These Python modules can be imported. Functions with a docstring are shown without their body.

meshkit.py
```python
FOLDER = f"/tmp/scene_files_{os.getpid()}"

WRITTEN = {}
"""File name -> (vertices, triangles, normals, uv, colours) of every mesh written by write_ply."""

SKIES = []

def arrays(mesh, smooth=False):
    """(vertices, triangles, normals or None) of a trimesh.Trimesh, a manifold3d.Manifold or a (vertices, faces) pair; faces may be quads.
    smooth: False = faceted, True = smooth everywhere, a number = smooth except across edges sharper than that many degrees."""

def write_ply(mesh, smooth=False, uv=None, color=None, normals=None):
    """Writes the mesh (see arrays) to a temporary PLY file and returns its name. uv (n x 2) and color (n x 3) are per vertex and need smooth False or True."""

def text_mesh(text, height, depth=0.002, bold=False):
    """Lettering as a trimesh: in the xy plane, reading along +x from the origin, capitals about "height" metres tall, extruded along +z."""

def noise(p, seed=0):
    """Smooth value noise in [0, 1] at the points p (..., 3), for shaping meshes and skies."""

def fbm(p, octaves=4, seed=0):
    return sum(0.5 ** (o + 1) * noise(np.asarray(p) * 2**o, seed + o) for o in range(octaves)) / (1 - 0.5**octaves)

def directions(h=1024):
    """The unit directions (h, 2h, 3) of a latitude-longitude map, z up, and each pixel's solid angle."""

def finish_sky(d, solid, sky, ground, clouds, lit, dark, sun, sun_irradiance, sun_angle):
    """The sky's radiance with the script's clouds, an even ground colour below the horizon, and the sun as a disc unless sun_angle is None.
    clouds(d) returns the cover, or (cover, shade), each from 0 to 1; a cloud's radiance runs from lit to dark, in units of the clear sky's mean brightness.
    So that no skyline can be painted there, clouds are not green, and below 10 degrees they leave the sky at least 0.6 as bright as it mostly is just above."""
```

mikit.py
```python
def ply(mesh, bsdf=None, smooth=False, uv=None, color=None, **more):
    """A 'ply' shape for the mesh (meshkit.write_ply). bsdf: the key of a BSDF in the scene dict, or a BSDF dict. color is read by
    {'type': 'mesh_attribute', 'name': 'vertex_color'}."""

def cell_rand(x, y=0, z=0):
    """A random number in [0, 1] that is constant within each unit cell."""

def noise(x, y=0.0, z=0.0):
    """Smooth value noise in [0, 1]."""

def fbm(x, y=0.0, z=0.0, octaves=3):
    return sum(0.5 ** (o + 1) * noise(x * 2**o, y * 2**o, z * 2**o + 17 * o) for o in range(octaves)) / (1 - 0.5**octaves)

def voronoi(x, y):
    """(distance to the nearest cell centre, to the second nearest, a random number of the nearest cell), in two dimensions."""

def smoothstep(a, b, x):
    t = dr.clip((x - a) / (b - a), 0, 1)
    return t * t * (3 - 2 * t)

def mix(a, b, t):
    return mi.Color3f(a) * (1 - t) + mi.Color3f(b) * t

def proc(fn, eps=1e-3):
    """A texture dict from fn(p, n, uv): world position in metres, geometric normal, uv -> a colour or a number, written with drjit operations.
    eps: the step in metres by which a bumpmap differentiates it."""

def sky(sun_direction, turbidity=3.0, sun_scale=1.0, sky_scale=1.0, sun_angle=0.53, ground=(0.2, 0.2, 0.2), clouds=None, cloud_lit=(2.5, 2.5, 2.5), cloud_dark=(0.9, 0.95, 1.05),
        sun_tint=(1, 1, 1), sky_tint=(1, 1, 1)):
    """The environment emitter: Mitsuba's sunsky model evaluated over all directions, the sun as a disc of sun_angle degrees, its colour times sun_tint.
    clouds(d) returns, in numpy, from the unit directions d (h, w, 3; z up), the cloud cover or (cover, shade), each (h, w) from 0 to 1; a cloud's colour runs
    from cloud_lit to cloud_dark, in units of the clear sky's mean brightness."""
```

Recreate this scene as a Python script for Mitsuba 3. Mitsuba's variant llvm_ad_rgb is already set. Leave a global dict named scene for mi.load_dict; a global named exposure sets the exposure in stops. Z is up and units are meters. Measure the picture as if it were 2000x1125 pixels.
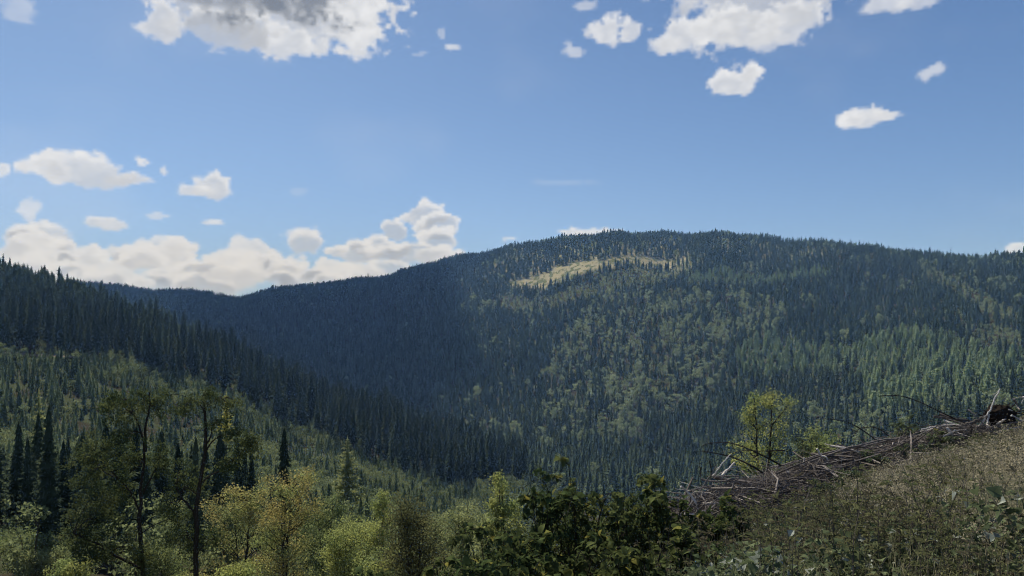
import math
import numpy as np
import trimesh
import drjit as dr
import mitsuba as mi
import mikit
import meshkit
from scipy.interpolate import RBFInterpolator
from shapely.geometry import Polygon
from shapely import contains_xy

T = mi.ScalarTransform4f
scene, labels = {}, {}
EYE = 1.65                                   # the photographer's eye above the turf of the knoll
# ------------------------------------------------------------------ camera, daylight, exposure
TILT = math.radians(1.45)
scene['camera'] = {
    'type': 'perspective', 'fov': 67.99, 'fov_axis': 'x', 'near_clip': 0.1, 'far_clip': 20000.0,
    'to_world': T().look_at(origin=[0, 0, EYE], target=[0, 100 * math.cos(TILT), EYE + 100 * math.sin(TILT)], up=[0, 0, 1]),
    'medium': {'type': 'ref', 'id': 'air'},
}
SUN_AZ, SUN_EL = math.radians(-30.0), math.radians(48.0)     # left of straight ahead, high
SUN = np.array([math.sin(SUN_AZ) * math.cos(SUN_EL), math.cos(SUN_AZ) * math.cos(SUN_EL), math.sin(SUN_EL)])
exposure = 2.35


def band(a, b, x):
    t = np.clip((x - a) / (b - a), 0, 1)
    return t * t * (3 - 2 * t)


# fair-weather cumulus: azimuth, elevation, half width, half height (degrees), thickness, grey of the base, feather
CUMULUS = [
    (-18.63, 22.24, 8.67, 3.29, 1, 0.6, 0.6), (-22.69, 20.47, 3.62, 2.14, 1, 0.55, 0.7), (-14.37, 20.75, 5.44, 2.81, 1, 0.35, 0.6), (-11.44, 19.30, 2.04, 1.70, 1, 0.1, 0.8),
    (-11.81, 21.28, 2.59, 1.51, 1, 0.1, 0.7), (-16.53, 18.58, 3.20, 1.30, 1, 0.15, 0.7), (-20.35, 19.01, 3.40, 1.63, 1, 0.5, 0.6), (-24.95, 18.90, 1.43, 1.23, 1, 0.25, 0.7),
    (-16.88, 21.87, 5.31, 2.29, 0.85, 1, 1.6), (-20.69, 21.05, 3.72, 1.63, 0.6, 1, 1.5), (18.63, 21.29, 6.59, 2.20, 1, 0.45, 0.7), (14.01, 19.29, 3.09, 1.42, 1, 0.15, 0.7),
    (16.53, 19.74, 3.20, 1.67, 1, 0.2, 0.6), (20.69, 19.46, 2.37, 1.63, 0.9, 0.2, 0.9), (18.63, 18.54, 1.56, 0.92, 0.6, 0.1, 1), (11.44, 18.80, 1.11, 0.83, 0.8, 0.1, 0.9),
    (26.52, 19.75, 1.39, 0.76, 0.75, 0.1, 1), (28.34, 19.75, 1.50, 0.54, 0.6, 0.1, 1), (7.11, 20.04, 1.29, 1.07, 0.95, 0.12, 0.8), (9.00, 19.85, 0.90, 0.69, 0.85, 0.1, 0.9),
    (4.82, 18.67, 0.84, 0.54, 0.6, 0.05, 1), (5.58, 21.77, 0.96, 0.46, 0.5, 0, 1), (16.17, 15.97, 1.96, 1.04, 1, 0.15, 0.6), (17.41, 16.49, 0.98, 0.66, 1, 0.1, 0.7),
    (25.11, 12.66, 1.74, 0.77, 1, 0.15, 0.7), (26.36, 12.77, 0.99, 0.42, 0.9, 0.05, 0.8), (24.15, 12.49, 0.90, 0.56, 0.9, 0.1, 0.8), (28.94, 15.19, 0.65, 0.54, 0.6, 0, 1),
    (-4.55, 18.92, 0.69, 0.35, 0.7, 0, 1), (-5.39, 19.86, 0.46, 0.35, 0.35, 0, 1), (-6.92, 18.44, 0.53, 0.15, 0.25, 0, 1), (-33.46, 18.22, 1.08, 0.71, 0.4, 0.1, 1),
    (-29.38, 8.85, 3.23, 1.08, 1, 0.35, 0.5), (-31.53, 8.82, 1.54, 0.79, 0.9, 0.2, 0.8), (-26.98, 8.71, 1.69, 0.62, 1, 0.25, 0.7), (-24.63, 9.19, 0.29, 0.28, 0.8, 0.1, 0.7),
    (-33.86, 8.44, 0.43, 0.42, 0.9, 0.1, 0.6), (-21.76, 8.37, 1.07, 0.79, 1, 0.3, 0.5), (-22.69, 8.07, 0.99, 0.36, 0.9, 0.2, 0.7), (-21.63, 5.80, 0.73, 0.25, 0.8, 0.1, 0.7),
    (-25.27, 6.19, 0.63, 0.21, 0.35, 0.1, 0.9), (-15.81, 8.31, 0.72, 0.30, 0.15, 0, 1), (-27.13, 1.65, 10.40, 1.38, 0.45, 0.45, 0.6), (-32.51, 6.10, 0.60, 0.85, 0.7, 0.15, 0.9),
    (-28.19, 5.53, 1.26, 0.51, 0.95, 0.25, 0.5), (-25.27, 6.19, 0.63, 0.21, 0.35, 0.1, 0.9), (-33.00, 4.82, 0.62, 0.45, 0.816275, 0.1, 0.15), (-32.36, 4.54, 0.67, 0.61, 0.842682, 0.4, 0.15),
    (-31.84, 4.49, 1.53, 0.87, 0.933, 0.4, 0.4), (-33.34, 4.49, 0.53, 0.43, 0.881533, 0.55, 0.4), (-32.73, 4.17, 1.14, 1.03, 0.924034, 0.55, 0.15), (-27.46, 3.79, 0.78, 0.45, 0.940652, 0.25, 0.15),
    (-33.16, 3.40, 1.08, 0.62, 0.911054, 0.25, 0.25), (-23.67, 3.98, 1.23, 0.73, 0.998087, 0.4, 0.15), (-31.86, 3.60, 1.68, 1.02, 0.991217, 0.1, 0.15), (-19.15, 3.64, 1.75, 1.14, 0.926057, 0.1, 0.25),
    (-25.50, 3.53, 1.98, 1.11, 0.802895, 0.25, 0.25), (-33.20, 3.47, 1.04, 0.83, 0.913223, 0.25, 0.4), (-26.35, 3.34, 1.39, 0.98, 0.925737, 0.1, 0.4), (-26.91, 3.51, 0.94, 0.55, 0.812169, 0.55, 0.4),
    (-4.66, 3.39, 1.28, 0.70, 0.99717, 0.4, 0.15), (-31.82, 3.15, 0.94, 0.54, 0.868159, 0.65, 0.15), (-30.56, 3.61, 0.70, 0.62, 0.864206, 0.55, 0.15), (-25.93, 3.33, 1.12, 0.82, 0.929407, 0.1, 0.25),
    (-25.88, 3.18, 1.19, 0.77, 0.967639, 0.4, 0.15), (-29.20, 3.40, 1.09, 0.76, 0.846846, 0.65, 0.4), (-28.95, 3.15, 1.26, 0.89, 0.931488, 0.1, 0.15), (-19.66, 3.34, 0.64, 0.52, 0.943369, 0.1, 0.15),
    (-31.57, 2.94, 0.98, 0.76, 0.871406, 0.55, 0.4), (-23.72, 3.49, 1.34, 1.06, 0.945559, 0.1, 0.15), (-30.52, 3.27, 0.80, 0.50, 0.941664, 0.65, 0.15), (-33.87, 2.40, 0.78, 0.58, 0.823408, 0.4, 0.25),
    (-20.61, 3.06, 1.60, 1.11, 0.839786, 0.1, 0.15), (-12.07, 2.76, 0.78, 0.42, 0.929583, 0.55, 0.4), (-12.78, 2.87, 0.57, 0.45, 0.965479, 0.4, 0.25), (-18.54, 2.91, 1.64, 0.85, 0.995129, 0.25, 0.15),
    (-17.43, 3.17, 1.39, 0.77, 0.961356, 0.4, 0.4), (-16.93, 3.00, 0.92, 0.75, 0.874297, 0.4, 0.25), (-32.03, 2.52, 1.27, 0.98, 0.80649, 0.25, 0.4), (-32.77, 2.22, 1.80, 1.03, 0.99789, 0.25, 0.4),
    (-30.20, 2.50, 1.03, 0.72, 0.898997, 0.25, 0.25), (-17.71, 2.99, 1.03, 0.72, 0.931411, 0.65, 0.4), (-24.79, 2.21, 0.76, 0.53, 0.971383, 0.55, 0.25), (-23.05, 2.56, 1.21, 0.76, 0.971008, 0.55, 0.15),
    (-18.82, 2.17, 1.00, 0.82, 0.90964, 0.4, 0.15), (-16.63, 2.60, 1.74, 1.11, 0.827162, 0.1, 0.25), (-21.68, 2.74, 1.17, 0.95, 0.827499, 0.25, 0.15), (-6.54, 2.27, 0.88, 0.63, 0.847153, 0.4, 0.4),
    (-9.09, 2.61, 1.69, 0.90, 0.998092, 0.65, 0.15), (-19.66, 2.18, 1.91, 1.07, 0.955935, 0.25, 0.25), (-13.68, 2.51, 1.07, 0.88, 0.967136, 0.25, 0.15), (-10.87, 2.52, 1.38, 0.86, 0.9786, 0.65, 0.4),
    (-20.27, 2.80, 1.55, 1.10, 0.843958, 0.1, 0.25), (-23.46, 1.98, 0.78, 0.67, 0.801098, 0.1, 0.4), (-14.30, 2.07, 0.95, 0.61, 0.872162, 0.25, 0.15), (-29.85, 2.00, 1.19, 1.05, 0.980024, 0.65, 0.25),
    (-28.41, 1.92, 1.14, 0.61, 0.926435, 0.25, 0.25), (-16.25, 2.59, 1.24, 0.79, 0.93731, 0.4, 0.4), (-21.75, 2.36, 1.28, 0.88, 0.827366, 0.25, 0.25), (-22.16, 2.65, 1.64, 0.86, 0.84105, 0.55, 0.4),
    (-16.72, 2.37, 2.00, 1.06, 0.944943, 0.65, 0.25), (-11.86, 2.43, 1.40, 0.82, 0.981027, 0.25, 0.25), (-13.76, 2.41, 0.97, 0.50, 0.857916, 0.55, 0.25), (-16.48, 2.63, 1.17, 0.72, 0.929944, 0.25, 0.4),
    (-12.12, 2.28, 1.37, 0.80, 0.878131, 0.25, 0.25), (-23.41, 1.48, 0.74, 0.55, 0.918762, 0.1, 0.25), (-27.62, 1.94, 1.21, 0.67, 0.930277, 0.1, 0.15), (-29.73, 1.52, 0.83, 0.51, 0.817037, 0.25, 0.4),
    (-11.06, 2.27, 0.96, 0.64, 0.876822, 0.65, 0.4), (-14.40, 2.37, 0.84, 0.47, 0.912665, 0.4, 0.15), (-10.69, 2.43, 1.51, 0.79, 0.877588, 0.25, 0.4), (-16.40, 1.97, 0.85, 0.64, 0.987292, 0.55, 0.4),
    (-19.92, 2.08, 1.70, 1.04, 0.865352, 0.25, 0.4), (-14.57, 2.18, 0.94, 0.55, 0.84064, 0.65, 0.4), (-24.32, 1.78, 0.87, 0.45, 0.819169, 0.65, 0.15), (-4.88, 1.71, 1.10, 0.81, 0.922057, 0.4, 0.15),
    (-13.29, 1.63, 1.13, 0.69, 0.874505, 0.55, 0.4), (-16.67, 1.77, 1.71, 0.85, 0.949793, 0.65, 0.4), (-7.05, 1.96, 0.80, 0.38, 0.832135, 0.1, 0.15), (-11.44, 2.21, 0.83, 0.66, 0.940364, 0.25, 0.4),
    (-29.13, 1.67, 0.64, 0.47, 0.941738, 0.55, 0.4), (-25.25, 1.62, 1.34, 0.80, 0.871157, 0.65, 0.4), (-28.64, 1.44, 1.70, 0.98, 0.855375, 0.65, 0.4), (-26.02, 1.51, 0.85, 0.49, 0.967121, 0.1, 0.15),
    (-22.27, 1.40, 1.85, 0.95, 0.981151, 0.55, 0.4), (-31.05, 1.43, 0.80, 0.70, 0.92108, 0.55, 0.25), (-15.17, 4.76, 1.30, 1.04, 1, 0.5, 0.35), (-15.99, 5.37, 0.86, 0.33, 0.5, 0.1, 0.8),
    (-8.63, 5.79, 1.06, 0.84, 1, 0.6, 0.25), (-6.35, 6.95, 1.37, 1.08, 1, 0.55, 0.25), (-5.78, 6.13, 1.38, 1.08, 1, 0.6, 0.25), (-5.85, 5.06, 1.45, 1.00, 1, 0.7, 0.25),
    (-9.94, 4.37, 1.87, 0.99, 1, 0.6, 0.2), (-11.44, 3.97, 1.67, 0.83, 1, 0.5, 0.25), (-8.06, 4.12, 2.84, 0.77, 1, 0.6, 0.25), (-5.97, 3.84, 1.91, 0.54, 0.9, 0.3, 0.4),
    (-12.91, 4.06, 1.03, 0.56, 1, 0.3, 0.3), (5.58, 5.52, 1.53, 0.46, 1, 0.15, 0.5), (7.49, 5.61, 0.95, 0.23, 0.8, 0.1, 0.5), (-0.19, 5.12, 0.54, 0.19, 0.7, 0.1, 0.6),
    (33.59, 3.63, 0.59, 0.39, 1, 0.15, 0.5), (3.86, 9.25, 2.31, 0.23, 0.12, 0, 1), (44.2, 53.5, 12.7, 3.2, 0.98, 0.64, 0.9), (-169.6, 35.8, 10.6, 3.6, 0.89, 0.74, 0.5),
    (15.8, 42.7, 2.8, 0.9, 0.77, 0.37, 0.9), (95.7, 16.2, 7.9, 3.2, 0.74, 0.57, 0.5), (-179.4, 61.8, 7.3, 1.5, 0.76, 0.79, 0.8), (-75.9, 67.5, 15.1, 2.4, 0.90, 0.32, 0.9),
    (68.6, 67.9, 21.9, 3.5, 0.79, 0.42, 0.5), (-127.5, 10.2, 4.2, 1.7, 0.88, 0.20, 0.7), (-58.4, 25.8, 8.6, 3.2, 0.84, 0.39, 0.6), (73.7, 9.6, 9.0, 3.7, 0.71, 0.65, 0.8),
    (-173.5, 56.4, 8.2, 1.9, 0.87, 0.21, 0.4), (-114.9, 67.1, 8.7, 1.4, 0.93, 0.76, 0.9), (-56.0, 28.7, 6.5, 2.4, 0.93, 0.26, 0.8), (107.0, 61.0, 4.7, 0.9, 0.98, 0.25, 0.6),
    (39.9, 64.8, 10.3, 1.8, 0.98, 0.53, 0.6), (-66.0, 17.4, 2.7, 1.1, 0.74, 0.61, 0.9), (-121.8, 9.1, 9.0, 3.7, 0.86, 0.44, 0.5), (33.8, 58.9, 10.0, 2.2, 0.83, 0.23, 0.9),
    (-168.2, 37.6, 9.9, 3.3, 0.74, 0.64, 0.9), (46.9, 56.4, 5.0, 1.2, 0.83, 0.29, 0.8), (-73.9, 35.0, 11.0, 3.8, 0.96, 0.79, 0.6), (-4.3, 52.7, 8.8, 2.2, 0.79, 0.44, 0.5),
    (-44.3, 69.3, 24.6, 3.7, 0.89, 0.50, 0.6), (-147.9, 23.4, 8.1, 3.1, 0.96, 0.42, 0.8), (99.0, 50.5, 10.4, 2.8, 0.93, 0.42, 0.8), (-78.9, 37.1, 9.3, 3.1, 0.91, 0.38, 0.9),
    (53.9, 43.2, 2.9, 0.9, 0.86, 0.35, 0.7), (-13.3, 58.3, 12.4, 2.7, 0.94, 0.41, 0.7), (85.6, 59.0, 8.6, 1.9, 0.95, 0.72, 0.7), (171.4, 67.2, 14.5, 2.4, 0.86, 0.30, 0.8),
    (157.5, 36.5, 8.5, 2.9, 0.92, 0.64, 0.5), (100.9, 43.2, 9.1, 2.8, 0.83, 0.57, 0.8), (49.3, 52.1, 3.6, 0.9, 0.75, 0.46, 0.7), (-101.1, 49.9, 10.0, 2.7, 0.71, 0.48, 0.5),
    (-160.5, 14.5, 4.4, 1.8, 0.75, 0.32, 0.4), (40.2, 43.8, 5.1, 1.5, 0.97, 0.20, 0.6), (-79.7, 32.2, 3.3, 1.2, 0.95, 0.42, 0.4), (29.1, 67.3, 20.1, 3.2, 0.83, 0.69, 0.7),
    (-47.0, 15.1, 6.4, 2.6, 0.87, 0.77, 0.9), (141.6, 6.1, 2.8, 1.2, 0.87, 0.57, 0.5), (46.6, 63.0, 10.2, 1.9, 0.83, 0.34, 0.5), (170.1, 30.3, 10.1, 3.7, 0.97, 0.56, 0.5),
    (173.2, 37.8, 6.2, 2.1, 0.80, 0.79, 0.6), (-76.9, 36.5, 3.6, 1.2, 0.89, 0.47, 0.5), (101.4, 58.9, 4.1, 0.9, 0.86, 0.36, 0.9), (101.5, 21.7, 4.2, 1.6, 0.75, 0.79, 0.5),
    (38.9, 36.4, 8.1, 2.7, 0.88, 0.65, 0.5), (93.7, 25.2, 6.3, 2.4, 0.80, 0.38, 0.7), (88.2, 43.8, 3.1, 0.9, 0.78, 0.47, 0.9), (139.7, 40.9, 2.8, 0.9, 0.93, 0.46, 0.7),
    (74.9, 46.5, 7.8, 2.3, 0.97, 0.43, 0.6), (126.7, 18.6, 4.3, 1.7, 0.95, 0.24, 0.8), (70.1, 33.7, 4.8, 1.7, 0.93, 0.75, 0.5), (-7.8, 41.1, 7.3, 2.3, 0.80, 0.29, 0.7),
    (112.3, 10.4, 3.7, 1.5, 0.95, 0.68, 0.7), (-170.8, 52.2, 14.5, 3.7, 1.00, 0.62, 0.4), (123.1, 20.0, 6.9, 2.7, 0.99, 0.63, 0.5), (-74.7, 64.8, 7.1, 1.3, 0.88, 0.45, 0.5),
    (44.1, 8.8, 2.8, 1.2, 0.81, 0.24, 0.4), (27.1, 53.5, 13.7, 3.4, 0.74, 0.46, 0.6), (36.1, 37.3, 10.8, 3.6, 0.81, 0.23, 0.7), (-125.6, 46.4, 8.0, 2.3, 0.97, 0.53, 0.7),
    (-85.2, 41.3, 5.0, 1.6, 0.93, 0.51, 0.5), (-95.6, 29.8, 8.2, 3.0, 0.75, 0.63, 0.7),
]



def clouds(d):
    az = np.degrees(np.arctan2(d[..., 0], d[..., 1]))
    el = np.degrees(np.arcsin(np.clip(d[..., 2], -1, 1)))
    p = np.stack([az, el, 0 * az], -1)
    wx = meshkit.fbm(p * [0.7, 0.9, 1] + 3.1, 5, 11) - 0.5           # ragged outlines
    wy = meshkit.fbm(p * [0.7, 0.9, 1] + 63.1, 5, 12) - 0.5
    fine = (meshkit.noise(p * [1.3, 1.7, 1] + 7.7, 5) + meshkit.noise(p * [2.6, 3.2, 1] + 3.3, 6) * .8 + meshkit.noise(p * [4.6, 5.4, 1] + 1.3, 7) * .6) / 2.4 - 0.5
    wisp = meshkit.fbm(p * [0.9, 1.5, 1] + 17.7, 4, 6) - 0.5
    lump = np.abs(2 * meshkit.fbm(p * [0.75, 0.95, 1] + 1.2, 4, 31) - 1)   # heaped, cauliflower folds
    grey = meshkit.fbm(p * [0.33, 0.6, 1] + 9.2, 4, 23)
    thick, dark = np.zeros(az.shape), np.zeros(az.shape)
    cover, shade = np.zeros(az.shape), np.zeros(az.shape)
    for a, e, w, h, dens, base, feather in CUMULUS:
        m = (np.abs(az - a) < 1.8 * w + 1.5) & (np.abs(el - e) < 1.8 * h + 1.5)
        if not m.any():
            continue
        k = min(1.0, 0.35 + 0.3 * h)
        x, y = (az[m] - a + 1.9 * k * wx[m] * (1 + .3 * w)) / w, (el[m] - e + 1.3 * k * wy[m] * (1 + .3 * h)) / h
        y = np.where(y < 0, y * 1.2, y)                        # flatter bases
        f = 1.14 - np.sqrt(x * x + y * y) + 1.0 * fine[m] * (0.5 + feather) + 0.9 * wisp[m] * feather + 0.5 * (0.16 - lump[m])
        soft = .75 * (1.14 - np.sqrt(x * x + y * y)) + .25 * f
        c = np.clip((f - .02) / (0.06 + 0.34 * feather), 0, 1) * dens
        s = np.clip(base * band(0.05, 0.55, np.minimum(f + .15, soft) - 0.35 * y + (1.1 - .7 * base) * (grey[m] - 0.5)) + (0.6 - 0.45 * base) * (0.14 - lump[m]) * band(0.1, .5, f) + .06, 0, 1)
        c = c * (1 - (.5 * s if base < .85 else 0))
        shade[m] = np.where(c > 0.01, shade[m] * (1 - c) + s * c, shade[m])
        cover[m] = 1 - (1 - cover[m]) * (1 - c)
    haze = band(0.5, 0.9, meshkit.fbm(p * [0.09, 0.16, 1] + 4.0, 4, 77)) * 0.12 * band(0, 6, el)
    return np.maximum(cover, haze), shade


scene['sky'] = mikit.sky(SUN.tolist(), turbidity=2.6, clouds=clouds, cloud_lit=(3.7, 3.75, 3.85), cloud_dark=(0.85, 0.98, 1.22), sky_scale=0.53, sun_tint=(0.91, 1.0, 1.10), sky_tint=(0.86, 0.95, 1.12), ground=(0.06, 0.07, 0.06))


def ref(k):
    return {'type': 'ref', 'id': k}


def rgb(*c):
    return {'type': 'rgb', 'value': list(c)}


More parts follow.
